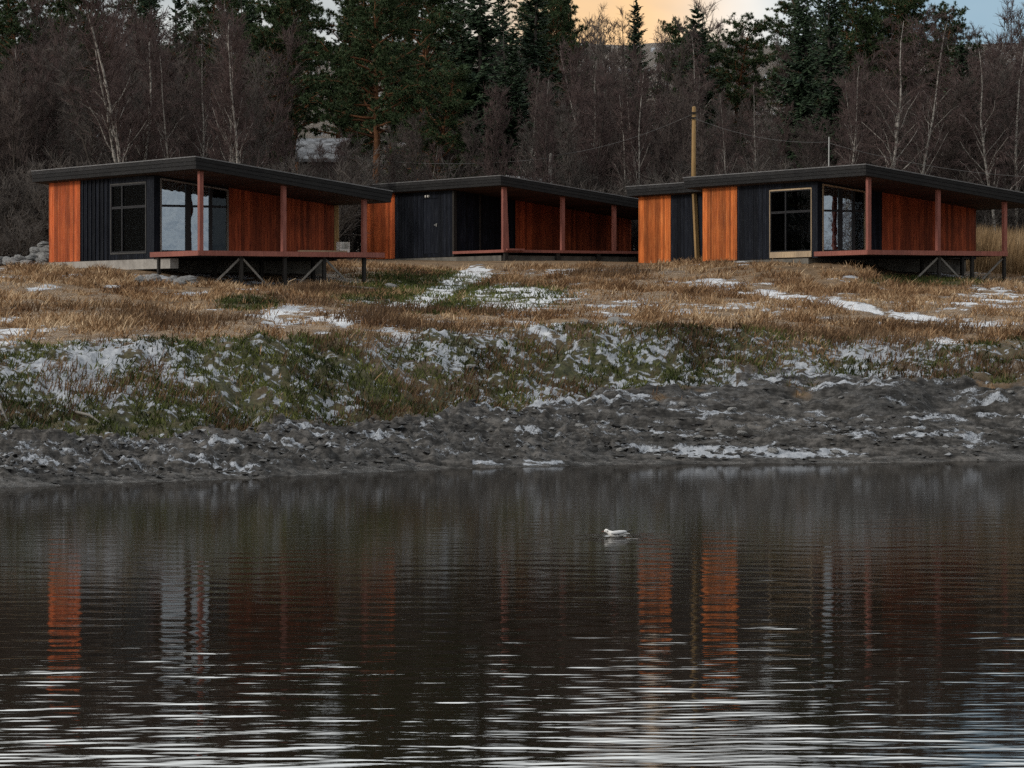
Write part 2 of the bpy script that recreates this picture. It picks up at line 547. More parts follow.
def build_ground():
    cols = np.concatenate([[-60000, -20000, -8000, -4000, -2000, -1200], np.arange(-1000, -180, 16), np.arange(-180, 1206, 2.2),
                           np.arange(1220, 1960, 16), [2400, 3200, 5000, 9000, 21000, 61000]])
    rows = np.concatenate([np.arange(40, 58, 3.), np.arange(58, 62, .5), np.arange(62, 86, .055), np.arange(86, 122, .14),
                           np.arange(122, 150, .6), np.arange(150, 260, 2.5), np.arange(260, 420, 10.)])
    PX, DD = np.meshgrid(cols, rows)
    XX = X(PX, DD)
    ZZ = ground_z(XX, DD)
    # the floor of the pond, the near bank and the far land as extra coarse rows
    nr = np.array([-400, -60, -12, -4, 4, 9, 14, 22]); nz = np.array([3.0, 2.0, 1.45, 1.35, .9, -.1, -.5, -.9])
    fr = np.array([600., 1200, 2400, 4500]); fz = np.array([27., 28.5, 30, 34])
    lat = X(cols, 40.0)
    nX = np.tile(lat, (len(nr), 1)); nD = np.repeat(nr[:, None], len(cols), 1); nZ = np.repeat(nz[:, None], len(cols), 1)
    fX = np.stack([X(cols, 420 + 0 * d) * min(d / 420, 3) for d in fr]); fD = np.repeat(fr[:, None], len(cols), 1); fZ = np.repeat(fz[:, None], len(cols), 1)
    XX = np.concatenate([nX, XX, fX]); DD = np.concatenate([nD, DD, fD]); ZZ = np.concatenate([nZ, ZZ, fZ])
    px, py, mud, bank, snow, green, dry = masks(XX, DD, ZZ)
    def cdf(n):
        q = np.quantile(n[(DD > 60) & (DD < 120)], np.linspace(0, 1, 201))
        return np.interp(n, q, np.linspace(0, 1, 201))
    uf = cdf(.30 * fbm(XX * 3.0, DD * 4.0, 201, 2, .7) + .75 * fbm(XX * 7.5, DD * 9, 205, 2, .9) + .14 * fbm(XX * .8, DD * .8, 209, 2))
    up = cdf(fbm(XX * 1.8, DD * 1.1, 211, 5, .72))
    us = cdf(.6 * fbm(XX * .7, DD * 4.0, 221, 2) + .6 * fbm(XX * 2.5, DD * 9.0, 223, 2, .8))
    u = np.where(mud > .5, us, np.where(bank > .4, uf, up))
    cover = np.where((mud < .5) & (bank < .3), snow * .82, snow)
    mud = np.maximum(mud, .72 * sstep(131, 142, DD))          # dark leaf litter under the wood
    mud = np.maximum(mud, .55 * bank * (1 - .9 * np.clip(green, 0, 1)))
    snow = sstep(-.42, .30, cover - (1 - u)) * sstep(.02, .10, cover)
    far = DD < 30
    snow[far] = 0; mud[far] = 1; green[far] = 0
    nR, nC = XX.shape
    V = np.stack([XX, DD, ZZ], -1).reshape(-1, 3)
    idx = np.arange(nR * nC).reshape(nR, nC)
    Q = np.stack([idx[:-1, :-1], idx[:-1, 1:], idx[1:, 1:], idx[1:, :-1]], -1).reshape(-1, 4)
    me = np_mesh('ground', V, Q.ravel(), np.arange(len(Q)) * 4, np.full(len(Q), 4), True)
    thickv = np.clip((1 - bank) * (1 - np.minimum(mud * 1.2, 1) * .7) * cover * 1.3, 0, 1)
    at = me.color_attributes.new('cover', 'FLOAT_COLOR', 'POINT')
    at.data.foreach_set('color', np.stack([snow, mud, green, thickv], -1).astype(np.float32).ravel())
    m, nt, b = mat('bank_and_meadow_soil')
    co = objco(nt)
    a = N(nt, 'ShaderNodeVertexColor', layer_name='cover')
    sp = N(nt, 'ShaderNodeSeparateColor'); nt.links.new(a.outputs[0], sp.inputs[0])
    sn, md, gr = sp.outputs[0], sp.outputs[1], sp.outputs[2]
    n1 = noise(nt, 1.6, 8, co, .7); n2 = noise(nt, 7, 5, co, .65); n3 = noise(nt, .5, 4, co)
    soil = ramp(nt, n1, [(.3, (.06, .040, .024)), (.5, (.17, .112, .062)), (.72, (.30, .21, .125))])
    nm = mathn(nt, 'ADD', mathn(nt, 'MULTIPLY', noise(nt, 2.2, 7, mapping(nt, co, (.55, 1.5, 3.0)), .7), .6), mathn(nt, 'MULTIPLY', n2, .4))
    mudc = ramp(nt, nm, [(.37, (.008, .0077, .0074)), (.48, (.040, .039, .037)), (.61, (.125, .122, .118))])  # dark low tones paint shade into the noise hollows, for relief
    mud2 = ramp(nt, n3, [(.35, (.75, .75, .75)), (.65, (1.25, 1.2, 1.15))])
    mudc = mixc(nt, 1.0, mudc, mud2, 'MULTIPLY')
    turf = ramp(nt, n2, [(.3, (.012, .015, .008)), (.52, (.052, .058, .022)), (.75, (.12, .115, .05))])
    gm = mathn(nt, 'MULTIPLY', gr, mathn(nt, 'MULTIPLY', n1, 2.0), True)
    c = mixc(nt, gm, soil, turf)
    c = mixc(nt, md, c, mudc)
    sf = N(nt, 'ShaderNodeMapRange', interpolation_type='SMOOTHSTEP')
    fine = mathn(nt, 'ADD', mathn(nt, 'MULTIPLY', noise(nt, 9, 5, co, .8), .5), mathn(nt, 'MULTIPLY', noise(nt, 28, 4, co, .85), .5))
    nt.links.new(mathn(nt, 'ADD', sn, mathn(nt, 'MULTIPLY', mathn(nt, 'SUBTRACT', fine, .5), 3.2)), sf.inputs[0])
    sf.inputs[1].default_value = .38; sf.inputs[2].default_value = .70
    snowt = ramp(nt, n2, [(.3, (.24, .265, .30)), (.7, (.50, .53, .57))])   # thin, soil showing through, with bluish shade painted into the tone
    snowc = ramp(nt, n2, [(.3, (.52, .55, .59)), (.7, (.78, .80, .82))])
    thick = N(nt, 'ShaderNodeMapRange', interpolation_type='SMOOTHSTEP'); nt.links.new(a.outputs[1], thick.inputs[0]); thick.inputs[1].default_value = .2; thick.inputs[2].default_value = .8
    snowc = mixc(nt, thick.outputs[0], snowt, snowc)
    c = mixc(nt, mathn(nt, 'MULTIPLY', sf.outputs[0], .92), c, snowc)
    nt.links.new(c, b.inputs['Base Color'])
    b.inputs['Roughness'].default_value = .8
    b.inputs['Specular IOR Level'].default_value = .25
    bump(nt, b, mathn(nt, 'ADD', n2, mathn(nt, 'MULTIPLY', sf.outputs[0], .4)), .05, .8)
    me.materials.append(m)
    o = bpy.data.objects.new('ground', me); COL.objects.link(o)
    tag(o, 'muddy bank and brown meadow with thin snow rising to the cabins', 'ground', kind='structure')


build_ground()


# ------------------------------------------------------------------ water
def build_water():
    rows = np.concatenate([[8, 11, 14], np.arange(16, 40, .035), np.arange(40, 52, .06), np.arange(52, 78, .12), np.arange(78, 84, 1)])
    xs = np.concatenate([[-900, -400, -150, -60, -30, -18], np.arange(-13, 13.01, .075), [18, 30, 60, 150, 400, 900]])
    XX, DD = np.meshgrid(xs, rows)
    Zw = np.zeros_like(XX)
    rg = np.random.default_rng(5)
    # wind ripples: many small sine trains running towards the viewer, calmer under the far bank
    calm = (.88 + .12 * sstep(24, 38, DD)) * (1 - .22 * sstep(28, 36, DD)) * (1 - .65 * sstep(42, 60, DD)) * (1 - .5 * sstep(58, 72, DD))
    patch = .35 + 1.25 * fbm(XX * .22, DD * .12, 81, 3)
    patch = patch * (.92 + .12 * sstep(-2.5, 2.5, XX))
    for i in range(34):
        lam = .30 * (3.4 ** rg.random())
        th = rg.normal(0, .46)
        slope = .0018 * (lam / .6) ** .15
        k = 2 * pi / lam
        if lam < .33: slope *= .6
        ph = rg.random() * 2 * pi
        loc = .15 + 2.1 * vnoise(XX * .33 / lam ** .5 + 31 * i, DD * .22 / lam ** .5, 100 + i) ** 1.6
        Zw += calm * patch * loc * slope / k * np.sin(k * (XX * sin(th) + DD * cos(th)) + ph)
    for i in range(16):                                       # finer wind wrinkles
        lam = .13 + .14 * rg.random(); th = rg.normal(0, .3); k = 2 * pi / lam
        loc = .3 + 1.4 * vnoise(XX * .7 + 17 * i, DD * .45, 160 + i)
        Zw += (1 - sstep(46, 56, DD)) * patch * (1 - .5 * sstep(26, 36, DD)) * loc * .0036 / k * np.sin(k * (XX * sin(th) + DD * cos(th)) + rg.random() * 6.28)
    # rings round the floating bird
    bx, bd = X(617, 47.4), 47.4
    rr = np.hypot((XX - bx), (DD - bd))
    Zw += .0045 * np.exp(-(rr / .7) ** 2) * np.sin(rr * 2 * pi / .30)
    fade = np.clip(1 - (np.abs(XX) - 11) / 2, 0, 1)
    Zw *= fade
    nR, nC = XX.shape
    V = np.stack([XX, DD, Zw], -1).reshape(-1, 3)
    idx = np.arange(nR * nC).reshape(nR, nC)
    Q = np.stack([idx[:-1, :-1], idx[:-1, 1:], idx[1:, 1:], idx[1:, :-1]], -1).reshape(-1, 4)
    me = np_mesh('pond_water', V, Q.ravel(), np.arange(len(Q)) * 4, np.full(len(Q), 4), True)
    m, nt, b = mat('dark_pond_water')
    b.inputs['Base Color'].default_value = (.016, .012, .008, 1)
    b.inputs['IOR'].default_value = 1.333
    b.inputs['Specular IOR Level'].default_value = .20
    co = objco(nt)
    sx = N(nt, 'ShaderNodeSeparateXYZ'); nt.links.new(co, sx.inputs[0])
    far = N(nt, 'ShaderNodeMapRange', interpolation_type='SMOOTHSTEP'); nt.links.new(sx.outputs[1], far.inputs[0])
    far.inputs[1].default_value = 26; far.inputs[2].default_value = 48; far.inputs[3].default_value = .018; far.inputs[4].default_value = .06
    nt.links.new(far.outputs[0], b.inputs['Roughness'])      # cat's-paw ripples too small to model roughen the far half
    h1 = noise(nt, 3.0, 3, mapping(nt, co, (.6, 1.6, 1)))
    bump(nt, b, h1, .0035, .5)
    df = N(nt, 'ShaderNodeBsdfDiffuse'); df.inputs[0].default_value = (.010, .008, .006, 1)     # dark brown body, mixed in to dim the reflections
    mx = N(nt, 'ShaderNodeMixShader'); mx.inputs[0].default_value = .31
    nt.links.new(b.outputs[0], mx.inputs[1]); nt.links.new(df.outputs[0], mx.inputs[2])
    nt.links.new(mx.outputs[0], nt.nodes['Material Output'].inputs[0])
    me.materials.append(m)
    o = bpy.data.objects.new('pond_water', me); COL.objects.link(o)
    tag(o, 'dark rippled pond water reflecting cabins and bright sky', 'water', kind='structure')


build_water()

# ------------------------------------------------------------------ grass, turf, reeds (nobody could count them)
DOWN = []                                                    # footprints kept clear of grass: (x0, y0, ex, ey, lu, lv)


def clear_of_cabins(x, y):
    ok = np.ones(len(x), bool)
    for ox, oy, ev, eu, v0, v1, u0, u1 in DOWN:
        dx, dy = x - ox, y - oy
        v = dx * ev[0] + dy * ev[1]; u = dx * eu[0] + dy * eu[1]
        ok &= ~((v > v0) & (v < v1) & (u > u0) & (u < u1))
    return ok


def blades(name, mt, x, y, h, w, lean, label, cat, wind=(.25, 0)):
    n = len(x)
    z = ground_z(x, y) - .02
    az = rng.random(n) * 2 * pi
    ln = lean * (.3 + rng.random(n))
    tip = np.stack([x + np.cos(az) * ln * h + wind[0] * h, y + np.sin(az) * ln * h + wind[1] * h, z + h], -1)
    pa = rng.normal(0, .7, n)
    o = np.stack([np.cos(pa), np.sin(pa), 0 * pa], -1) * (w / 2)[:, None]
    p = np.stack([x, y, z], -1)
    mid = p * .45 + tip * .55; mid[:, 2] += h * .08
    V = np.stack([p - o, p + o, mid + o * .7, mid - o * .7, tip], 1).reshape(-1, 3)
    b = (np.arange(n) * 5)[:, None]
    mb = MB().add(V, (np.array([[0, 1, 2, 3]]) + b), (np.array([[3, 2, 4]]) + b))
    return tag(mb.build(name, mt), label, cat, kind='stuff')


def scatter(n, d0, d1, p0=-60, p1=1090):
    D = d0 + (d1 - d0) * rng.random(n)
    px = p0 + (p1 - p0) * rng.random(n)
    return X(px, D), D


def grow_grass():
    x, y = scatter(700000, 72, 124)
    z = base_z(x, y)
    px, py, mud, bank, snow, green, dry = masks(x, y, z)
    cl = fbm(x * 1.5, y * 1.2, 41, 3)
    for dy in (.7, 1.5):                                      # snow lies where the grass is low, so nothing tall stands just before it
        s2 = masks(x, y + dy, base_z(x, y + dy))[4]
        dry = dry * (1 - .9 * sstep(.45, .85, s2))
    keep = (rng.random(len(x)) < dry * sstep(.32, .62, cl) * (.25 + .75 * (y - 72) / 50) * 1.1) & clear_of_cabins(x, y)
    x, y, cl = x[keep], y[keep], cl[keep]
    h = (.03 + .095 * rng.random(len(x)) ** 1.6) * (.30 + 2.1 * sstep(.38, .80, cl)) * (.7 + .7 * fbm(x * .3, y * .2, 48, 2))
    blades('dry_grass', M['drygrass'], x, y, h, .014 + .022 * rng.random(len(x)), .95, 'matted dry brown grass covering the meadow below the cabins', 'grass', (.12, -.06))
    # dark dead weeds in clumps along the crest of the bank and round the mounds
    x, y = scatter(380000, 68, 122)
    z = base_z(x, y)
    px, py, mud, bank, snow, green, dry = masks(x, y, z)
    cl = fbm(x * .55, y * .5, 43, 3)
    band = np.maximum(np.maximum(ell(px, py, 430, 318, 110, 16), ell(px, py, 690, 352, 60, 26)), np.maximum(ell(px, py, 860, 345, 200, 26), ell(px, py, 320, 298, 60, 12)))
    band = np.maximum(band, ell(px, py, 600, 272, 60, 7)); band = np.maximum(band, .7 * ell(px, py, 120, 318, 150, 16))
    band = np.maximum(band, .75 * bank)
    keep = (rng.random(len(x)) < band * (1 - mud) * sstep(.44, .60, cl)) & clear_of_cabins(x, y)
    x, y = x[keep], y[keep]
    blades('dead_weeds', M['weeds'], x, y, (.06 + .26 * rng.random(len(x)) ** 1.5), .012 + .016 * rng.random(len(x)), .5, 'dark brown dead weeds in clumps along the bank crest', 'weeds')
    # short turf on the steep bank
    x, y = scatter(620000, 66, 124)
    z = base_z(x, y)
    px, py, mud, bank, snow, green, dry = masks(x, y, z)
    cl = fbm(x * 2.2, y * 2.0, 45, 3)
    keep = (rng.random(len(x)) < np.maximum(green, .65 * bank) * sstep(.36, .56, cl) * (1 - .8 * sstep(.45, .75, snow))) & clear_of_cabins(x, y)
    x, y = x[keep], y[keep]
    blades('green_turf', M['greengrass'], x, y, .05 + .13 * rng.random(len(x)), .014 + .02 * rng.random(len(x)), .8, 'short green turf on the steep bank and around the cabins', 'turf', (0, -.2))
    # tall straw beyond the right cabin
    x, y = scatter(26000, 121, 136, 960, 1180)
    keep = fbm(x * .8, y * .8, 47, 2) > .38
    x, y = x[keep], y[keep]
    blades('tall_reeds', M['reed'], x, y, .5 + 1.1 * rng.random(len(x)), .016 + .02 * rng.random(len(x)), .25, 'tall straw coloured reeds beyond the right cabin deck', 'reeds', (.08, 0))


def clods():
    n = 26000
    x, y = scatter(n, 61, 84)
    px, sd, ft, cr, mud, bank = zones(x, y)
    dens = mud * sstep(-.15, .5, y - sd) * (.15 + .85 * sstep(.42, .62, fbm(x * .8, y * 1.6, 301, 3))) * (1 - .85 * sstep(520, 700, px) * sstep(2.5, 4.5, y - sd))
    k = rng.random(n) < dens
    x, y = x[k], y[k]; n = len(x)
    r = .018 + .075 * rng.random(n) ** 3.2
    z = ground_z(x, y) + r * .15
    base = np.array([(1, 0, 0), (.2, 1, .1), (-1, .1, 0), (-.1, -1, 0), (.1, .1, .7), (0, 0, -.6), (.6, .55, .45), (-.6, -.5, .4)])
    T = np.array([(0, 6, 4), (6, 1, 4), (1, 2, 4), (2, 7, 4), (7, 3, 4), (3, 0, 4), (0, 1, 6), (2, 3, 7), (1, 0, 5), (2, 1, 5), (3, 2, 5), (0, 3, 5)])
    V = base[None] * (1 + rng.normal(0, .22, (n, 8, 1))) * r[:, None, None] * np.array([1.35, 1, .8])
    a = rng.random(n) * 2 * pi
    c, s_ = np.cos(a)[:, None], np.sin(a)[:, None]
    V = np.stack([V[..., 0] * c - V[..., 1] * s_, V[..., 0] * s_ + V[..., 1] * c, V[..., 2]], -1) + np.stack([x, y, z], -1)[:, None]
    mb = MB().add(V.reshape(-1, 3), None, (T[None] + (np.arange(n) * 8)[:, None, None]).reshape(-1, 3))
    m, nt, b = mat('wet_mud_clods')
    isl = N(nt, 'ShaderNodeNewGeometry').outputs['Random Per Island']
    nt.links.new(ramp(nt, isl, [(.0, (.010, .0095, .009)), (.55, (.034, .032, .030)), (.86, (.075, .073, .069)), (.97, (.22, .23, .24))]), b.inputs['Base Color'])
    b.inputs['Roughness'].default_value = .7
    tag(mb.build('mud_clods', m), 'dark wet clods and gravel strewn over the muddy shore', 'gravel', kind='stuff')


# ------------------------------------------------------------------ cabins
FL = 1.0                                                     # floor height above the cabin's origin


class Cabin:
    def __init__(s, bpx, bD, ev, zfloor, label, rooftop=2.72, drop=.133, thick=.36, Lu=11.7, Lv=6.9, group='black and orange cabins above the pond'):
        ev = np.array(ev, float); ev /= np.linalg.norm(ev)
        s.ev = ev; s.eu = np.array((-ev[1], ev[0]))
        s.o = np.array((X(bpx, bD), bD))
        s.zf = zfloor; s.top = rooftop; s.drop = drop; s.th = thick; s.Lu = Lu; s.Lv = Lv
        s.e = empty('cabin', (s.o[0], s.o[1], zfloor - FL), math.atan2(ev[1], ev[0]))
        tag(s.e, label, 'cabin', group)

    def u_at(s, px, v):
        k = (px - 512) / F
        a = s.o + s.ev * v
        return (k * a[1] - a[0]) / (s.eu[0] - k * s.eu[1])

    def v_at(s, px, u):
        k = (px - 512) / F
        a = s.o + s.eu * u
        return (k * a[1] - a[0]) / (s.ev[0] - k * s.ev[1])

    def under(s, v):                                          # underside of the roof at v, local z
        return FL + s.top - s.th - s.drop * v

    def roof(s):
        mb = MB()
        def sl(v, dz): return FL + s.top - s.drop * v + dz
        a, b, c, d = 0, s.Lv, 0, s.Lu
        mb.hexa([(.05, .05, sl(.05, -s.th + .03)), (b - .05, .05, sl(b - .05, -s.th + .03)), (b - .05, d - .05, sl(b - .05, -s.th + .03)), (.05, d - .05, sl(.05, -s.th + .03)),
                 (.05, .05, sl(.05, -.02)), (b - .05, .05, sl(b - .05, -.02)), (b - .05, d - .05, sl(b - .05, -.02)), (.05, d - .05, sl(.05, -.02))])
        rf = mb.build('roof', M['felt'], s.e)
        fb = MB()
        n = 3
        hh = (s.th - .02) / n
        for i in range(n):                                    # three boards one above the other, the upper a little proud
            z1 = -.005 - i * hh; z0 = z1 - hh + .008
            o = .024 - .012 * i
            def quadbox(v0, v1, u0, u1):
                fb.hexa([(v0, u0, sl(v0, z0)), (v1, u0, sl(v1, z0)), (v1, u1, sl(v1, z0)), (v0, u1, sl(v0, z0)),
                         (v0, u0, sl(v0, z1)), (v1, u0, sl(v1, z1)), (v1, u1, sl(v1, z1)), (v0, u1, sl(v0, z1))])
            k = 4
            for j in range(k):
                quadbox(-o, .046, c + .05 + (d - .1) * j / k + .003, c + .05 + (d - .1) * (j + 1) / k - .003)
            quadbox(-o, b + o, -o, .046)
            quadbox(-o, b + o, d - .046, d + o)
            quadbox(b - .046, b + o, .05, d - .05)
        fb.build('fascia', M['fascia'], rf)
        e = MB()
        for (v0, v1, u0, u1) in ((-.04, .10, .10, d + .04), (-.04, b + .04, -.04, .097), (b - .10, b + .04, .10, d + .04)):
            e.hexa([(v0, u0, sl(v0, 0)), (v1, u0, sl(v1, 0)), (v1, u1, sl(v1, 0)), (v0, u1, sl(v0, 0)),
                    (v0, u0, sl(v0, .03)), (v1, u0, sl(v1, .03)), (v1, u1, sl(v1, .03)), (v0, u1, sl(v0, .03))])
        e.build('drip_edge', M['metal'], rf)
        c_ = MB()
        w = .14
        for i in range(int((s.Lv - .2) / w)):
            v0 = .1 + i * w; v1 = v0 + w - .008
            za, zb = sl(v0, -s.th + .006 + random.uniform(0, .004)), sl(v1, -s.th + .006 + random.uniform(0, .004))
            c_.hexa([(v0, .06, za), (v1, .06, zb), (v1, d - .06, zb), (v0, d - .06, za), (v0, .06, za + .02), (v1, .06, zb + .02), (v1, d - .06, zb + .02), (v0, d - .06, za + .02)])
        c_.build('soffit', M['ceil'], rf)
        return rf

    def boards_u(s, name, mt, v, u0, u1, w=.105, z0=FL - .2, z1=None, batten=False):
        """vertical boards on a wall that runs along u, its outer face at v"""
        mb = MB(); u = u0
        while u < u1 - .01:
            ww = min(w * random.uniform(.93, 1.07), u1 - u)
            t = .022 + random.uniform(0, .006)
            mb.box(v - t + .025, u + .008, z0 + random.uniform(0, .012), v + .06, u + ww - .008, (z1 or s.under(v) + .015))
            u += ww
        if batten:
            for u in np.arange(u0 + .15, u1, .3):
                mb.box(v - .035, u, z0 + .02, v + .02, u + .05, s.under(v))
        return mb.build(name, mt, s.e)

    def boards_v(s, name, mt, u, v0, v1, w=.105, z0=FL - .05):
        mb = MB(); v = v0
        while v < v1 - .01:
            ww = min(w * random.uniform(.93, 1.07), v1 - v)
            t = .022 + random.uniform(0, .006)
            mb.hexa([(v + .003, u - t + .025, z0), (v + ww - .003, u - t + .025, z0), (v + ww - .003, u + .06, z0), (v + .003, u + .06, z0),
                     (v + .003, u - t + .025, s.under(v) + .015), (v + ww - .003, u - t + .025, s.under(v + ww) + .015), (v + ww - .003, u + .06, s.under(v + ww) + .015), (v + .003, u + .06, s.under(v) + .015)])
            v += ww
        return mb.build(name, mt, s.e)

    def shell(s, u0, u1, v0, v1, far_win=None):
        """inner lining: floor, back wall and far wall close the room"""
        mb = MB()
        mb.box(v0 + .1, u0 + .1, FL - .18, v1 - .02, u1 - .1, FL)
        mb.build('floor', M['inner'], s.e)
        mb = MB()
        mb.hexa([(v1 - .1, u0, FL - .2), (v1, u0, FL - .2), (v1, u1, FL - .2), (v1 - .1, u1, FL - .2),
                 (v1 - .1, u0, s.under(v1 - .1)), (v1, u0, s.under(v1)), (v1, u1, s.under(v1)), (v1 - .1, u1, s.under(v1 - .1))])
        def cross(va, vb, zlo=FL - .2, zhi=None):
            za = zhi or s.under(va); zb = zhi or s.under(vb)
            mb.hexa([(va, u1 - .1, zlo), (vb, u1 - .1, zlo), (vb, u1, zlo), (va, u1, zlo), (va, u1 - .1, za), (vb, u1 - .1, zb), (vb, u1, zb), (va, u1, za)])
        if far_win:
            a, b = far_win
            cross(v0 + .062, a); cross(b, v1 - .102); cross(a + .002, b - .002, zhi=FL + .8)
        else:
            cross(v0 + .062, v1 - .102)
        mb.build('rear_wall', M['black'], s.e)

    def window_u(s, v, u0, u1, z0, z1, mull, trans, frame_mat, sill_h=.0):
        """glazed unit in a wall that runs along u; mull: uprights at these fractions (0 = right end), trans: heights"""
        fr = MB(); t = .045
        va, vb = v - .015, v + .075
        fr.box(va, u0, z0, vb, u0 + t, z1).box(va, u1 - t, z0, vb, u1, z1)
        fr.box(va, u0 + t, z1 - t, vb, u1 - t, z1).box(va, u0 + t, z0, vb, u1 - t, z0 + t + sill_h)
        w = fr.build('window', frame_mat, s.e)
        sh = MB()
        us = [u0 + t] + [u0 + (u1 - u0) * f for f in mull] + [u1 - t]
        for a, b in zip(us[:-1], us[1:]):
            zs = [z0 + t + sill_h] + list(trans) + [z1 - t]
            for c, d in zip(zs[:-1], zs[1:]):
                a2, b2, c2, d2 = a + .003, b - .003, c + .003, d - .003
                k = .035
                sh.box(va + .012, a2, c2, vb - .02, a2 + k, d2).box(va + .012, b2 - k, c2, vb - .02, b2, d2)
                sh.box(va + .012, a2 + k, c2, vb - .02, b2 - k, c2 + k).box(va + .012, a2 + k, d2 - k, vb - .02, b2 - k, d2)
        sh.build('sash', M['frame'], w)
        MB().box(v + .028, u0 + t, z0 + t, v + .036, u1 - t, z1 - t).build('pane', M['clear'], w)
        return w

    def window_v(s, u, v0, v1, z0, cuts, trans, frame_mat, drop=.05):
        """glazing of the veranda wall, its head follows the roof; cuts: fractions of uprights"""
        t = .05; ua, ub = u - .015, u + .085
        def hd(v): return s.under(v) - drop
        fr = MB()
        fr.hexa([(v0, ua, z0), (v0 + t, ua, z0), (v0 + t, ub, z0), (v0, ub, z0), (v0, ua, hd(v0)), (v0 + t, ua, hd(v0 + t)), (v0 + t, ub, hd(v0 + t)), (v0, ub, hd(v0))])
        fr.hexa([(v1 - t, ua, z0), (v1, ua, z0), (v1, ub, z0), (v1 - t, ub, z0), (v1 - t, ua, hd(v1 - t)), (v1, ua, hd(v1)), (v1, ub, hd(v1)), (v1 - t, ub, hd(v1 - t))])
        fr.hexa([(v0 + t, ua, hd(v0 + t) - t), (v1 - t, ua, hd(v1 - t) - t), (v1 - t, ub, hd(v1 - t) - t), (v0 + t, ub, hd(v0 + t) - t),
                 (v0 + t, ua, hd(v0 + t)), (v1 - t, ua, hd(v1 - t)), (v1 - t, ub, hd(v1 - t)), (v0 + t, ub, hd(v0 + t))])
        w = fr.build('sliding_door', frame_mat, s.e)
        sh = MB()
        for f, ww in cuts:
            v = v0 + (v1 - v0) * f
            sh.hexa([(v - ww / 2, ua + .01, z0), (v + ww / 2, ua + .01, z0), (v + ww / 2, ub - .01, z0), (v - ww / 2, ub - .01, z0),
                     (v - ww / 2, ua + .01, hd(v) - t), (v + ww / 2, ua + .01, hd(v) - t), (v + ww / 2, ub - .01, hd(v) - t), (v - ww / 2, ub - .01, hd(v) - t)])
        edges = [v0 + t] + [v0 + (v1 - v0) * f for f, ww in cuts] + [v1 - t]
        wd = [0] + [ww / 2 for f, ww in cuts] + [0]
        for i in range(len(edges) - 1):
            sh.box(edges[i] + wd[i] + .002, ua + .012, trans - .035, edges[i + 1] - wd[i + 1] - .002, ub - .014, trans + .035)
            sh.box(edges[i] + wd[i] + .002, ua + .012, z0, edges[i + 1] - wd[i + 1] - .002, ub - .014, z0 + .07)
        sh.build('sash', M['frame'], w)
        vm = v0 + (v1 - v0) * cuts[-1][0] - .01
        for v0g, v1g, gm in ((v0 + t, vm, 'glass'), (vm + .02, v1 - t, 'clear')):
            MB().hexa([(v0g, u + .030, z0), (v1g, u + .030, z0), (v1g, u + .038, z0), (v0g, u + .038, z0),
                   (v0g, u + .030, hd(v0g) - t), (v1g, u + .030, hd(v1g) - t), (v1g, u + .038, hd(v1g) - t), (v0g, u + .038, hd(v0g) - t)]).build('pane', M[gm], w)
        return w

    def deck(s, u1, v0=.15, v1=6.35, beam=.15):
        mb = MB(); w = .14; u = .22
        while u < u1 - .02:
            mb.box(v0 + .05, u, FL - .045, v1 - .02, min(u + w - .006, u1 - .02), FL - .005 + random.uniform(-.002, .002)); u += w
        d = mb.build('deck', M['redwood'], s.e)
        r = MB()
        r.box(v0, .15, FL - beam, v1, .205, FL + .0)
        r.box(v0, .208, FL - beam, v0 + .055, u1 - .02, FL + .0)
        r.box(v1 - .06, .208, FL - beam, v1 - .005, u1 - .02, FL + .0)
        r.build('rim_beam', M['redwood'], d)
        j = MB()
        for v in np.arange(v0 + .6, v1 - .2, .8):
            j.box(v, .21, FL - beam - .03, v + .05, u1 - .03, FL - .05)
        j.build('joist', M['darktimber'], d)
        return d

    def post(s, v, u=.3, w=.125, mt='redwood', name='post', wid2=None, z0=FL):
        mb = MB(); a = w / 2; b = (wid2 or w) - w / 2
        top = s.under(v) + .004
        mb.hexa([(v - a, u - .07, z0), (v + b, u - .07, z0), (v + b, u + .07, z0), (v - a, u + .07, z0), (v - a, u - .07, top), (v + a, u - .07, top), (v + a, u + .07, top), (v - a, u + .07, top)])
        return mb.build(name, M[mt], s.e)

    def loc(s, v, u, z=0):
        p = s.o + s.ev * v + s.eu * u
        return (p[0], p[1], s.zf - FL + z)

    def gz(s, v, u):
        p = s.o + s.ev * v + s.eu * u
        return float(ground_z(np.array([p[0]]), np.array([p[1]]))[0]) - (s.zf - FL)

    def stilt(s, v, u, braces=(), beam=.15, w=.1, reach=.9):
        g = s.gz(v, u) - .12
        st = MB().box(v - w / 2, u - w / 2, g, v + w / 2, u + w / 2, FL - beam - .004).build('stilt', M['darktimber'], s.e)
        for dv in braces:
            MB().bar((v + .06 * np.sign(dv), u, FL - beam - .08), (v + dv * reach, u + .02, s.gz(v + dv * reach, u) + .0), .035, .06).build('brace', M['greywood'], s.e)
        return st

    def footing(s, u0, u1, v0, v1, depth=.5, mt='concrete', top=FL - .2):
        MB().box(v0, u0, top - depth, v1, u1, top).build('foundation', M[mt], s.e)


def interior_dark(c):
    pass


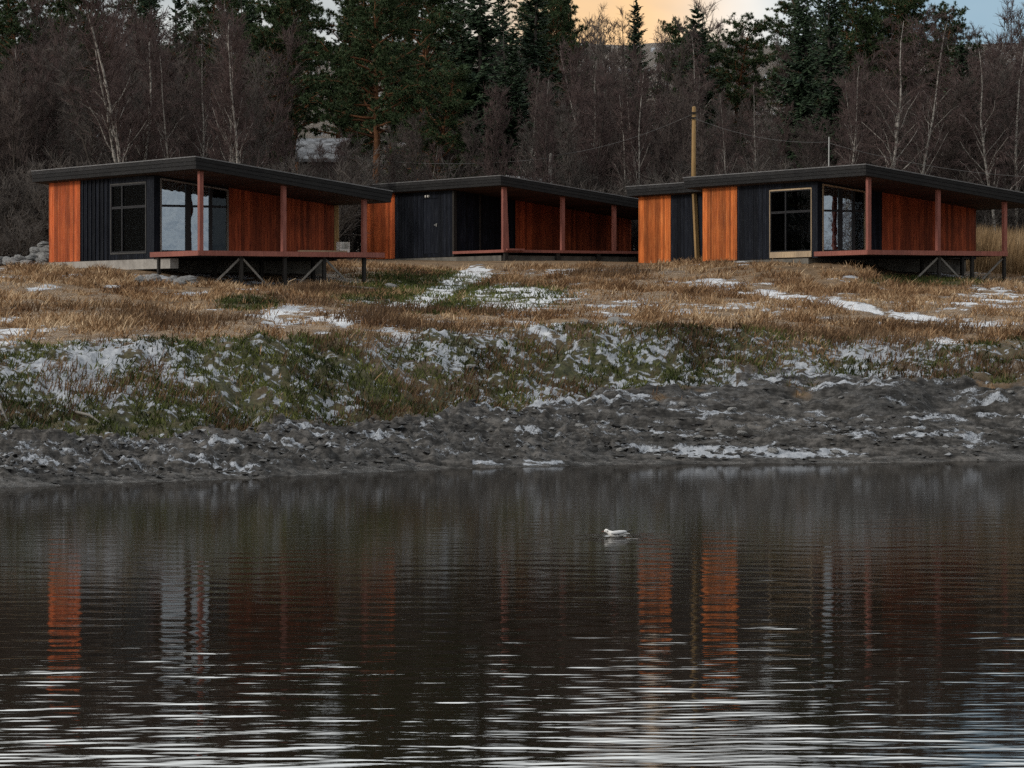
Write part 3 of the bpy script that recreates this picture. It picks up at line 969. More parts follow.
# ---- left cabin
def left_cabin():
    c = Cabin(196, 103, (.85, .528), Z(250.3, 103.1), 'black and orange flat roofed cabin at left with large mirroring glass doors', rooftop=2.74, Lv=6.62)
    c.roof()
    fv = .3
    up = c.u_at(154, fv); pw = c.u_at(146.5, fv); uw = c.u_at(110.5, fv); ub = c.u_at(80.5, fv); ue = c.u_at(49.5, fv)
    MB().box(fv, up, FL - .2, fv + .2, pw, c.under(fv + .2)).build('corner_post', M['black'], c.e)
    z1 = FL + 2.17
    c.window_u(fv, pw + .01, uw - .01, FL - .02, z1, [.68], [FL + 1.42], M['darkframe'])
    c.boards_u('lintel', M['black'], fv, pw + .005, uw, z0=z1 + .005)
    c.boards_u('lower_panel', M['black'], fv, pw + .005, uw, z0=FL - .2, z1=FL - .025)
    c.boards_u('black_panel', M['black'], fv, uw + .003, ub, w=.15, batten=True)
    c.boards_u('orange_panel', M['orange'], fv - .02, ub + .003, ue)
    vg0 = fv + .21; vg1 = c.v_at(228.5, up)
    c.window_v(up, vg0, vg1, FL, [(.41, .17), (.74, .10)], FL + 1.42, M['greywood'])
    c.boards_v('lintel', M['black'], up + .02, vg0, vg1) if False else None
    mb = MB(); mb.hexa([(vg0, up, c.under(vg0) - .045), (vg1, up, c.under(vg1) - .045), (vg1, up + .08, c.under(vg1) - .045), (vg0, up + .08, c.under(vg0) - .045),
                        (vg0, up, c.under(vg0) + .01), (vg1, up, c.under(vg1) + .01), (vg1, up + .08, c.under(vg1) + .01), (vg0, up + .08, c.under(vg0) + .01)])
    mb.build('lintel', M['black'], c.e)
    vw = c.v_at(337, up)
    c.boards_v('red_panel', M['red'], up, vg1 + .004, vw)
    c.shell(up, ue, fv, vw)
    c.deck(up, v1=c.v_at(384, .2))
    for px in (200.5, 283.5, 364): c.post(c.v_at(px, .3))
    c.footing(c.u_at(171, fv), ue, fv - .03, fv + .25, .30)
    c.footing(up + .9, ue - .05, fv + .252, vw - .05, .5, 'darkconcrete')  # dark tone stands in for the shaded void under the deck
    dk = c.v_at(384, .2)
    for px, br in ((241, (-1, 1)), (284.5, ()), (324, (-1, 1)), (364, ())):
        c.stilt(c.v_at(px, .35), .35, br)
    c.stilt(.25, up - .45, ())
    for v in (2.0, 3.6, 5.4): c.stilt(v, up - .7, ())
    DOWN.append((c.o[0], c.o[1], c.ev, c.eu, -.5, vw, .9, ue + .5))
    return c, vw, up


# ---- middle cabin
def middle_cabin():
    c = Cabin(501, 129.5, (.86, .51), Z(249.5, 129.6), 'long black cabin in the middle with plain boarded front and red veranda wall', rooftop=2.72, Lv=8.5, drop=.125)
    c.roof()
    fv = .3
    u1 = c.u_at(454.5, fv); ub = c.u_at(395, fv); ue = c.u_at(366, fv)
    ud1 = c.u_at(423, fv); ud0 = c.u_at(438, fv)
    c.boards_u('black_panel', M['black'], fv, u1 + .12, ud0 - .004)
    c.boards_u('black_panel', M['black'], fv, ud1 + .004, ub)
    dr = c.boards_u('door', M['black'], fv + .02, ud0, ud1, w=.3, z0=FL - .05, z1=FL + 2.05)
    mb = MB().box(fv - .03, ud0 + .07, FL + .98, fv + .0, ud0 + .11, FL + 1.10); mb.bar((fv - .045, ud0 + .09, FL + 1.04), (fv - .045, ud0 + .22, FL + 1.04), .02)
    mb.build('handle', M['galv'], dr)
    c.boards_u('lintel', M['black'], fv, ud0, ud1, z0=FL + 2.055)
    c.boards_u('lower_panel', M['black'], fv, ud0, ud1, z0=FL - .2, z1=FL - .055)
    MB().box(fv - .03, u1, FL - .2, fv + .1, u1 + .115, c.under(fv + .1)).build('corner_post', M['darktimber'], c.e)
    for du in (.32, .52):
        q = MB().box(fv - .06, ud1 - du, FL + 2.12, fv + .02, ud1 - du + .07, FL + 2.2)
        q.build('porch_lamp', M['whitestuff'], c.e)
    c.boards_u('orange_panel', M['orange'], fv - .02, ub + .003, ue)
    va = c.v_at(516, u1); vw = 8.3
    c.boards_v('black_panel', M['black'], u1 + .05, fv + .1, va)
    c.boards_v('red_panel', M['red'], u1 + .05, va + .004, vw)
    vt = c.v_at(480, u1)
    MB().box(vt - .035, u1 - .02, FL, vt + .035, u1 + .02, c.under(vt) - .02).build('trim_board', M['darktimber'], c.e)
    c.shell(u1 + .06, ue, fv, vw)
    c.deck(u1, v0=.2, v1=vw, beam=.10)
    c.post(c.v_at(504, .3), w=.15, wid2=.26)
    for px in (562.5, 614): c.post(c.v_at(px, .3), w=.13, mt='redwood')
    c.footing(.5, ue, fv + .0, vw - .1, .7, 'darkconcrete', FL - .21)
    c.footing(.32, .50, .5, vw - .1, .6, 'darkconcrete', FL - .21)
    for v in (.35, 2.6, 4.4, 6.2): c.stilt(v, .25, (), beam=.10, w=.14)
    b = MB().box(.3, .05, FL - .03, 1.05, .14, FL + .04); b.build('step_board', M['redwood'], c.e)
    DOWN.append((c.o[0], c.o[1], c.ev, c.eu, -.2, vw, -.2, ue + .3))
    return c


# ---- right cabin
def right_cabin():
    c = Cabin(866, 112, (.891, .453), Z(249.8, 112.1), 'black and orange cabin at right standing on stilts with framed front window', rooftop=2.72)
    c.roof()
    fv = .3
    up = c.u_at(817.5, fv); pw = c.u_at(812, fv); uw = c.u_at(769.5, fv); ub = c.u_at(737.3, fv); ue = c.u_at(703, fv)
    MB().box(fv, up, FL - .2, fv + .18, pw, c.under(fv + .18)).build('corner_post', M['black'], c.e)
    z1 = FL + 2.13
    c.window_u(fv, pw + .01, uw - .01, FL - .16, z1, [.62], [FL + 1.36], M['palewood'], sill_h=.15)
    c.boards_u('lintel', M['black'], fv, pw + .005, uw, z0=z1 + .005)
    c.boards_u('black_panel', M['black'], fv, uw + .003, ub)
    c.boards_u('orange_panel', M['amber'], fv - .02, ub + .003, ue)
    vg0 = fv + .19; vg1 = c.v_at(866, up)
    c.window_v(up, vg0, vg1, FL, [(.42, .15), (.72, .1)], FL + 1.36, M['palewood'])
    mb = MB(); mb.hexa([(vg0, up, c.under(vg0) - .045), (vg1, up, c.under(vg1) - .045), (vg1, up + .08, c.under(vg1) - .045), (vg0, up + .08, c.under(vg0) - .045),
                        (vg0, up, c.under(vg0) + .01), (vg1, up, c.under(vg1) + .01), (vg1, up + .08, c.under(vg1) + .01), (vg0, up + .08, c.under(vg0) + .01)])
    mb.build('lintel', M['black'], c.e)
    vb = c.v_at(882, up); vw = c.v_at(976, up)
    c.boards_v('black_panel', M['black'], up, vg1 + .004, vb)
    c.boards_v('red_panel', M['red'], up, vb + .004, vw)
    c.shell(up, ue, fv, vw, far_win=(3.6, 5.4))
    dk = c.v_at(1007, .2)
    c.deck(up, v1=dk)
    for px in (868.5, 938, 1006): c.post(c.v_at(px, .3) - (.06 if px > 1000 else 0), w=.12)
    c.footing(up + .6, ue, fv + .02, vw, .45, 'darkconcrete')
    for px, br in ((939, (-1, 1)), (972, ()), (1004, (-1,))):
        c.stilt(c.v_at(px, .35), .35, br)
    for v in (2.2, 4.0, 5.6): c.stilt(v, up - .6, ())
    DOWN.append((c.o[0], c.o[1], c.ev, c.eu, -.5, vw, 1.2, ue + .3))
    return c


# ---- the cabin set back behind the right one
def rear_cabin():
    base = np.array((.891, .453)); base /= np.linalg.norm(base); eu = np.array((-base[1], base[0]))
    A = np.array((X(627, 130.5), 130.5))
    o = A - eu * 7.6
    c = Cabin(512 + F * o[0] / o[1], o[1], base, Z(249.8, 112.1), 'narrow black and orange cabin set back half hidden behind the right cabin', Lu=7.6, Lv=5.6)
    c.roof()
    fv = .3
    ub = c.u_at(671, fv); ue = c.u_at(638.8, fv)
    c.boards_u('black_panel', M['black'], fv, .4, ub)
    c.boards_u('orange_panel', M['amber'], fv - .02, ub + .003, ue)
    c.boards_v('black_panel', M['black'], .4, fv + .07, 5.2)
    c.shell(.46, ue, fv, 5.3)
    q = MB(); up = c.u_at(696, .2); dz = c.under(.2)
    q.bar((.2, up + .12, c.under(.2)), (.2, up - .12, FL - .35), .13); q.build('post', M['polewood'], c.e)
    c.footing(.4, ue, fv + .02, 5.2, .4, 'darkconcrete')
    DOWN.append((c.o[0], c.o[1], c.ev, c.eu, -.5, 5.3, .2, ue + .3))
    return c


LC, LC_vw, LC_up = left_cabin()
MC = middle_cabin()
RC = right_cabin()
BC = rear_cabin()
grow_grass()
clods()


# ------------------------------------------------------------------ loose things round the cabins
def rock_mesh(seed, flat=.7):
    rg = np.random.default_rng(seed)
    n, k = 7, 9
    V = []; Q = []; T = []
    ax = rg.normal(size=(7, 3)); ax /= np.linalg.norm(ax, axis=1, keepdims=True); cut = .62 + .3 * rg.random(7)
    for i in range(1, n):
        t = pi * i / n
        for j in range(k):
            a = 2 * pi * j / k + .3 * i
            p = np.array((sin(t) * cos(a), sin(t) * sin(a), cos(t)))
            for q, c in zip(ax, cut):
                d = p @ q
                if d > c: p = p - q * (d - c)
            p *= 1 + .06 * rg.normal()
            p[2] *= flat
            V.append(p)
    m = len(V); V += [(0, 0, flat * .85), (0, 0, -flat * .85)]
    Q = [(i * k + j, (i + 1) * k + j, (i + 1) * k + (j + 1) % k, i * k + (j + 1) % k) for i in range(n - 2) for j in range(k)]
    T = [(m, j, (j + 1) % k) for j in range(k)] + [(m + 1, (n - 2) * k + (j + 1) % k, (n - 2) * k + j) for j in range(k)]
    return MB().add(V, Q, T).mesh('rock')


ROCKS = [rock_mesh(i) for i in range(6)]
for me in ROCKS: me.materials.append(M['rock'])


def rock(px, D, r, label, group, sq=1.0, lift=.25):
    o = bpy.data.objects.new('rock', random.choice(ROCKS)); COL.objects.link(o)
    x = X(px, D)
    o.location = (x, D, float(ground_z(np.array([x]), np.array([float(D)]))[0]) + r * lift)
    o.scale = (r * random.uniform(.9, 1.3), r * random.uniform(.8, 1.1), r * sq)
    o.rotation_euler = (random.uniform(-.3, .3), random.uniform(-.3, .3), random.uniform(0, 6.28))
    return tag(o, label, 'rock', group)


SG = 'boulders below the left cabin'
rock(141, 101.2, .22, 'brownish boulder at the left end of the rocks below the left cabin', SG, 1.2)
rock(152, 101.0, .26, 'tallest pale grey boulder under the left cabin corner', SG, 1.35)
rock(161, 101.4, .20, 'small grey boulder just right of the tall pale one', SG)
rock(171, 102.5, .17, 'tilted slab like stone higher on the slope under the glass doors', SG, .7)
rock(186, 101.0, .34, 'widest boulder at the right end of the snowy rocks', SG, .8)
rock(178, 100.4, .22, 'dark low boulder in front of the widest one', SG, .7)
for px, D, r in ((145, 100.6, .12), (166, 100.6, .13), (176, 103.0, .10), (192, 100.5, .13), (196, 102.5, .09), (158, 102.4, .10), (174, 103.4, .12)):
    rock(px, D, r, 'small grey stone among the boulders below the left cabin', 'small stones below the left cabin')
RG = 'rubble heap at the left edge'
for i in range(70):
    px = random.uniform(-25, 46); t = random.random()
    D = 112.2 + 3.4 * t
    rock(px, D, random.uniform(.10, .26), 'grey rubble stone in the low heap left of the left cabin', RG, .8, .3 + 1.6 * t * random.random())
for i in range(16):
    rock(random.uniform(36, 49), random.uniform(113.2, 115), random.uniform(.16, .30), 'pale stone in the taller pile against the left cabin', 'pale stone pile by the left cabin', .9, random.uniform(.2, 3.0))
for px, D, r, t in ((472, 78.5, .16, 'grey stone on the turf slope in the middle'), (617, 83.2, .22, 'grey stone lying at the bank crest in the middle'), (586, 82.4, .2, 'pale stone in the grass at the bank crest'),
                    (392, 103.5, .24, 'dark flat stone on the grass right of the left cabin'), (792, 117.5, .16, 'pale stone under the right cabin doors')):
    rock(px, D, r, t, None, .7)
for i in range(30):
    px = random.uniform(560, 1020); D = float(shoreD(px)) + random.uniform(.5, 6)
    rock(px, D, random.uniform(.05, .14), 'small grey stone lying in the shore mud', 'stones in the shore mud', .7)


def ground_pt(px, D, dz=0):
    x = X(px, D)
    return np.array((x, D, float(ground_z(np.array([x]), np.array([float(D)]))[0]) + dz))


def stick(name, p, q, w, h, mt, label, cat, group=None):
    mid = (np.array(p) + np.array(q)) / 2
    o = MB().bar(np.array(p) - mid, np.array(q) - mid, w, h).build(name, mt)
    o.location = mid
    return tag(o, label, cat, group)


def path_thing(name, pts, rad, mt, label, cat, group=None, k=6):
    pts = np.asarray(pts, float); b = pts[0].copy()
    o = MB().path(pts - b, rad, k).build(name, mt, None, True); o.location = b
    return tag(o, label, cat, group)


stick('plank', ground_pt(334, 101.6, .12), ground_pt(375, 101.2, .10), .22, .035, M['greywood'], 'long grey plank lying on the ground below the left cabin deck', 'plank')
path_thing('branch', [ground_pt(287, 101.9, .03), ground_pt(289, 101.8, .22), ground_pt(296, 101.7, .30)], [.025, .02, .012], M['palewood'], 'short pale broken branch standing under the left cabin deck', 'branch')
path_thing('branch', [ground_pt(76, 70.3, .10), ground_pt(90, 70.0, .14), ground_pt(104, 69.5, .05)], [.03, .026, .012], M['greywood'], 'thin bare branch lying on the lower bank at left', 'branch')
path_thing('branch', [ground_pt(-6, 70.2, .25), ground_pt(2, 69.6, .12), ground_pt(8, 69.2, .05)], [.03, .026, .012], M['greywood'], 'thin bare branch at the left edge of the bank', 'branch')
# boards and crate left on the deck of the left cabin
p0 = LC.loc(LC.v_at(300, .9), .9, FL + .02); p1 = LC.loc(LC.v_at(345, .9), .9, FL + .02)
stick('board_stack', p0, p1, .30, .08, M['palewood'], 'pale boards stacked flat on the left cabin deck', 'boards')
cv, cu = LC.v_at(343, 1.4), 1.4
cr = empty('crate', LC.loc(cv, cu, FL), math.atan2(LC.ev[1], LC.ev[0]))
tag(cr, 'whitish open crate standing at the right end of the left cabin deck', 'crate')
q = MB()
for a in (-.16, .13): q.box(a, -.13, 0, a + .03, .13, .34)
q.build('side_panel', M['whitestuff'], cr)
MB().box(-.128, .10, .0, .128, .13, .34).box(-.128, -.13, 0, .128, -.105, .12).build('front_panel', M['whitestuff'], cr)
MB().box(-.128, -.104, 0, .128, .099, .025).build('base', M['palewood'], cr)
vv = LC.v_at(351.5, LC_up - .2)
stick('timber_post', LC.loc(LC_vw - .15, LC_up - .25, FL), LC.loc(LC_vw - .15, LC_up - .25, LC.under(LC_vw - .15)), .14, .14, M['polewood'], 'yellowish timber post under the right end of the left cabin roof', 'post')

# ------------------------------------------------------------------ poles and wires


def pole(px, D, ytop, r, mt, label, wires=()):
    g = ground_pt(px, D, -.3)
    e = empty('utility_pole', g + np.array((0, 0, .3)))
    tag(e, label, 'pole')
    h = Z(ytop, D) - g[2]
    MB().path([(0, 0, -.3), (0, 0, h * .5 - .3), (.02, 0, h - .3)], [r, r * .9, r * .75], 8).build('shaft', mt, e, True)
    for z in wires:
        MB().bar((-.12, -r * .8, Z(z, D) - e.location.z), (.12, -r * .8, Z(z, D) - e.location.z), .05, .07).build('bracket', M['darktimber'], e)
    return e


pole(693.5, 136.5, 107, .105, M['polewood'], 'tall yellowish wooden pole rising behind the set back cabin', (113, 118))
pole(550, 141, 154, .10, M['greywood'], 'short grey wooden pole standing behind the middle cabin roof')
pole(828.5, 134, 137, .032, M['galv'], 'thin pale metal mast behind the right cabin roof')


def wire(a, b, sag, label):
    a = np.array(a); b = np.array(b)
    t = np.linspace(0, 1, 14)[:, None]
    pts = a + (b - a) * t; pts[:, 2] -= 4 * sag * (t * (1 - t))[:, 0]
    path_thing('power_line', pts, [.007] * 14, M['wire'], label, 'cable', 'power lines behind the cabins', 4)


def P3(px, py, D): return (X(px, D), D, Z(py, D))


wire(P3(693, 114, 136.4), P3(550, 156, 140.9), .25, 'thin power line from the tall pole down to the short grey pole')
wire(P3(550, 158, 140.9), P3(310, 152, 146), .35, 'thin power line running left from the short grey pole')
wire(P3(694, 118, 136.4), P3(828.5, 142, 134), .3, 'thin power line from the tall pole to the pale mast')
wire(P3(828.5, 143, 134), P3(1100, 178, 132), .4, 'thin power line running right from the pale mast')


# ------------------------------------------------------------------ house on the hill and a shed
def hill_house():
    D = 172.
    e = empty('hill_house', (X(325, D), D, float(base_z(X(325, D), D))), 0)
    tag(e, 'grey house with snow covered roof half hidden in the trees on the hill', 'house')
    z0 = e.location.z
    def L(px, py, dd=0): return (X(px, D) - e.location.x, dd, Z(py, D) - z0)
    ev = L(320, 160)[2]; rg = L(320, 138)[2]
    x0, x1 = L(293, 0)[0], L(347, 0)[0]
    hw = MB(); hw.box(x0 + .25, .25, -1.0, x1 - .25, 6.5, ev - .05)
    hw.add([(x0 + .25, .25, ev - .05), (x0 + .25, 6.5, ev - .05), (x0 + .25, 3.4, rg - .12), (x1 - .25, .25, ev - .05), (x1 - .25, 6.5, ev - .05), (x1 - .25, 3.4, rg - .12)], None, [(0, 1, 2), (3, 5, 4)])
    hw.build('wall', M['greywood'], e)
    r = MB()
    for ya, yb, za, zb in ((-.1, 3.4, ev - .1, rg), (3.402, 6.9, rg, ev - .1)):
        r.hexa([(x0, ya, za), (x1, ya, za), (x1, yb, zb), (x0, yb, zb), (x0, ya, za + .16), (x1, ya, za + .16), (x1, yb, zb + .16), (x0, yb, zb + .16)])
    r.build('roof', M['thinsnow'], e)
    # gabled wing facing the pond
    ap = L(357, 143); a0 = L(339, 150); a1 = L(373, 156)
    w = MB(); w.add([(a0[0] + .15, -2.4, -1), (a1[0] - .15, -2.4, -1), (a1[0] - .15, -2.4, a1[2]), (ap[0], -2.4, ap[2] - .1), (a0[0] + .15, -2.4, a0[2])], None, [(0, 1, 2), (0, 2, 3), (0, 3, 4)])
    w.box(a0[0] + .15, -2.39, -1, a1[0] - .15, 3, min(a0[2], a1[2]) - .1)
    wg = w.build('wing', M['greywood'], e)
    rr = MB()
    for p, q in ((a0, ap), (ap, a1)):
        rr.hexa([(p[0], -2.8, p[2]), (q[0], -2.8, q[2]), (q[0], 3, q[2]), (p[0], 3, p[2]), (p[0], -2.8, p[2] + .12), (q[0], -2.8, q[2] + .12), (q[0], 3, q[2] + .12), (p[0], 3, p[2] + .12)])
    rr.build('roof', M['thinsnow'], wg)
    wn = MB().box(ap[0] - .35, -2.44, a0[2] - 1.2, ap[0] + .25, -2.405, a0[2] - .4).build('window', M['whitestuff'], e)
    MB().box(ap[0] - .29, -2.45, a0[2] - 1.14, ap[0] + .19, -2.443, a0[2] - .46).build('pane', M['frame'], wn)


hill_house()


def shed():
    D = 146.
    e = empty('shed', (X(524, D), D, float(base_z(X(524, D), D))), 0)
    tag(e, 'small grey shed with snowy roof just behind the middle cabin roof', 'shed')
    h = Z(181, D) - e.location.z
    MB().box(-.6, -1, -.6, .6, 1, h).build('wall', M['greywood'], e)
    MB().hexa([(-.75, -1.2, h + .02), (.75, -1.2, h - .1), (.75, 1.2, h - .1), (-.75, 1.2, h + .02), (-.75, -1.2, h + .2), (.75, -1.2, h + .06), (.75, 1.2, h + .06), (-.75, 1.2, h + .2)]).build('roof', M['snowcap'], e)


shed()


# ------------------------------------------------------------------ trees
def unit(v): return v / np.maximum(np.linalg.norm(v, axis=-1, keepdims=True), 1e-9)


def bent(p, d, L, n, rg, lift=.0, wob=.10):
    pts = [np.array(p, float)]; d = np.array(d, float)
    for i in range(n):
        d = unit(d + rg.normal(0, wob, 3) + np.array((0, 0, lift)))
        pts.append(pts[-1] + d * L / n)
    return np.array(pts)


def at(pts, t):
    f = t * (len(pts) - 1); i = min(int(f), len(pts) - 2)
    return pts[i] + (pts[i + 1] - pts[i]) * (f - i), unit(pts[i + 1] - pts[i])


def bare_tree_meshes(seed, Ht=7.5, nprim=26, spread=.30, r=.055, t0=.22, droop=False, stems=1, twigs=9, lean=.04, tw_r=.008, rise=(.95, 2.0)):
    """a leafless tree: (trunk mesh, twig mesh)"""
    rg = np.random.default_rng(seed)
    tr = MB(); cr = MB()
    A0 = []; A1 = []; Rr0 = []; Rr1 = []
    def seg(pts, ra, rb):
        n = len(pts) - 1
        rr = np.linspace(ra, rb, n + 1)
        A0.extend(pts[:-1]); A1.extend(pts[1:]); Rr0.extend(rr[:-1]); Rr1.extend(rr[1:])
    for s in range(stems):
        az = rg.random() * 6.28
        ln = lean * (1 if stems == 1 else 2.6)
        d0 = unit(np.array((cos(az) * ln, sin(az) * ln, 1)))
        hs = Ht * (1 if s == 0 else rg.uniform(.75, .98))
        tp = bent((cos(az) * .1 * (stems > 1), sin(az) * .1 * (stems > 1), -.25), d0, hs + .25, 12, rg, .02, .045)
        rad = r * (1 - np.linspace(0, 1, 13)) ** .8 + .008
        tr.path(tp, rad, 6)
        npz = nprim if stems == 1 else int(nprim * .62)
        for i in range(npz):
            t = t0 + (.97 - t0) * (i + rg.random()) / npz
            p, td = at(tp, t)
            a = i * 2.4 + rg.random()
            up = rg.uniform(*rise)
            d = unit(np.array((cos(a), sin(a), up)))
            L = Ht * spread * (1.15 - t) * rg.uniform(.6, 1.25) + .25
            bp = bent(p, d, L, 5, rg, .10 if not droop else -.01, .14)
            ra = max(.007, r * .42 * (1 - t) + .006)
            (tr if ra > .016 else cr).path(bp, np.linspace(ra, .006, 6), 4)
            ns = 3 + int(L * 3.2)
            for j in range(ns):
                u = .2 + .8 * (j + rg.random()) / ns
                p2, d2 = at(bp, min(u, .999))
                sd = unit(d2 + rg.normal(0, .55, 3) + np.array((0, 0, -.15 if droop else .25)))
                L2 = (L * .36 * (1.2 - u) + .22) * rg.uniform(.6, 1.3)
                sp = bent(p2, sd, L2, 3, rg, -.12 if droop else .08, .18)
                seg(sp, .0075, .0055)
                for k in range(twigs):
                    p3, d3 = at(sp, rg.uniform(.15, .999))
                    q = unit(d3 + rg.normal(0, .5, 3) + np.array((0, 0, -.45 if droop else .25)))
                    L3 = rg.uniform(.14, .42)
                    m3 = p3 + q * L3 * .55
                    q2 = unit(q + rg.normal(0, .3, 3) + np.array((0, 0, -.4 if droop else .1)))
                    e3 = m3 + q2 * L3 * .5
                    A0.append(p3); A1.append(m3); Rr0.append(tw_r); Rr1.append(tw_r * .85)
                    A0.append(m3); A1.append(e3); Rr0.append(tw_r * .85); Rr1.append(tw_r * .5)
    cr.tubes(np.array(A0), np.array(A1), np.array(Rr0), np.array(Rr1), 3)
    return tr.mesh('trunk', True), cr.mesh('crown')


class Kind:
    def __init__(s, meshes, Ht, mt_trunk, mt_crown, name):
        s.H = Ht; s.name = name; s.tr, s.cr = meshes
        s.tr.materials.append(mt_trunk); s.cr.materials.append(mt_crown)

    def put(s, px, D, height, label, cat, group=None, rz=None, wide=1.0):
        x = X(px, D)
        z = float(ground_z(np.array([x]), np.array([float(D)]))[0])
        e = bpy.data.objects.new(s.name, None); COL.objects.link(e)
        e.location = (x, D, z); k = height / s.H
        e.scale = (k * wide, k * wide, k)
        e.rotation_euler = (0, 0, random.uniform(0, 6.28) if rz is None else rz)
        tag(e, label, cat, group)
        for nm, me in (('trunk', s.tr), ('crown', s.cr)):
            o = bpy.data.objects.new(nm, me); COL.objects.link(o); o.parent = e
        return e

    def put_to(s, px, D, ytop, *a, **k):
        x = X(px, D)
        return s.put(px, D, Z(ytop, D) - float(base_z(x, D)), *a, **k)


BARE = [Kind(bare_tree_meshes(100 + i, 7.5, 30, .225, .05, .16, stems=1 + (i % 3 == 2)), 7.5, M['bark'], M[('twig', 'redtwig', 'twig', 'greytwig', 'redtwig', 'twig', 'redtwig')[i]], 'bare_tree') for i in range(7)]
PALE = [Kind(bare_tree_meshes(130 + i, 7.5, 30, .22, .05, .2, stems=1 + i % 2, rise=(.8, 1.7)), 7.5, M['birchbark'], M['redtwig'], 'bare_tree') for i in range(3)]
BIRCH = [Kind(bare_tree_meshes(200 + i, 9, 30, .23, .066, .24, droop=True, twigs=9, lean=.03, rise=(1.1, 2.2)), 9, M['birchbark'], M['redtwig'], 'birch_tree') for i in range(3)]
FORK = [Kind(bare_tree_meshes(220 + i, 9, 36, .2, .058, .28, droop=False, stems=3, twigs=9, lean=.045, rise=(1.1, 2.2)), 9, M['birchbark'], M['redtwig'], 'birch_tree') for i in range(2)]
BUSH = [Kind(bare_tree_meshes(240 + i, 3.2, 30, .42, .03, .06, stems=3, twigs=5, lean=.22, rise=(.35, 1.1)), 3.2, M['bark'], M['greytwig'], 'bare_bush') for i in range(3)]


def spray_quads(P, Dr, L, W, rg, mb):
    """needle sprays: thin folded leaf shapes that start at P and point along Dr"""
    n = len(P)
    up = np.array([[0, 0, 1.]]) + rg.normal(0, .35, (n, 3))
    sd = unit(np.cross(Dr, up)); nn = np.cross(sd, Dr)
    L = L[:, None]; W = W[:, None]
    V = np.stack([P, P + Dr * L * .5 + sd * W - nn * W * .35, P + Dr * L, P + Dr * L * .5 - sd * W - nn * W * .35, P + Dr * L * .5 + nn * W * .15], 1)
    b = (np.arange(n) * 5)[:, None]
    T = np.concatenate([np.array([[0, 1, 4]]) + b, np.array([[1, 2, 4]]) + b, np.array([[2, 3, 4]]) + b, np.array([[3, 0, 4]]) + b])
    mb.add(V.reshape(-1, 3), None, T)


def spruce_meshes(seed, Ht=13., base=.06, wid=.17):
    rg = np.random.default_rng(seed)
    tr = MB(); cr = MB()
    tp = bent((0, 0, -.3), (0, 0, 1), Ht + .3, 10, rg, .1, .012)
    tr.path(tp, np.linspace(.16, .012, 11), 7)
    P = []; Dr = []; L = []
    z = base * Ht
    while z < Ht * .985:
        f = z / Ht
        nb = 7 if f < .9 else 5
        for i in range(nb):
            a = rg.random() * 6.28
            R_ = (wid * Ht * (1 - f) ** .85 + .10) * rg.uniform(.55, 1.15)
            if rg.random() < .08: continue
            zz = z + rg.uniform(-.15, .15)
            p0 = np.array((0, 0, min(zz, Ht - .1)))
            out = np.array((cos(a), sin(a), 0))
            tilt = -.42 + .75 * f + rg.normal(0, .08)
            n = max(3, int(R_ * 4.5))
            prev = p0
            bp = [p0]
            for j in range(1, n + 1):
                s = j / n
                q = p0 + out * R_ * s + np.array((0, 0, R_ * (tilt * s + .32 * s * s)))
                bp.append(q)
            tr.tubes(np.array(bp[:-1]), np.array(bp[1:]), .012, .009, 3)
            side = np.array((-sin(a), cos(a), 0))
            for j in range(1, n + 1):
                s = j / n
                w = R_ * .42 * (1.05 - s) + .12
                for sg in (-1, 1):
                    for rep in range(3):
                        q = bp[j - 1] + (bp[j] - bp[j - 1]) * rg.random()
                        d = unit(out * rg.uniform(.35, .9) + side * sg * rg.uniform(.4, 1.) + np.array((0, 0, -.38 + rg.normal(0, .2))))
                        P.append(q); Dr.append(d); L.append(w * rg.uniform(.55, 1.15))
                q = bp[j]
                P.append(q); Dr.append(unit(out + np.array((0, 0, .2)) + rg.normal(0, .2, 3))); L.append(.2)
        z += (.26 + .10 * (1 - f)) * rg.uniform(.8, 1.2)
    for i in range(14):
        P.append(np.array((0, 0, Ht - .05 * i))); Dr.append(unit(rg.normal(0, .35, 3) + np.array((0, 0, 1.)))); L.append(.22)
    P = np.array(P); Dr = np.array(Dr); L = np.array(L)
    spray_quads(P, Dr, L, .055 + L * .10, rg, cr)
    return tr.mesh('trunk', True), cr.mesh('crown')


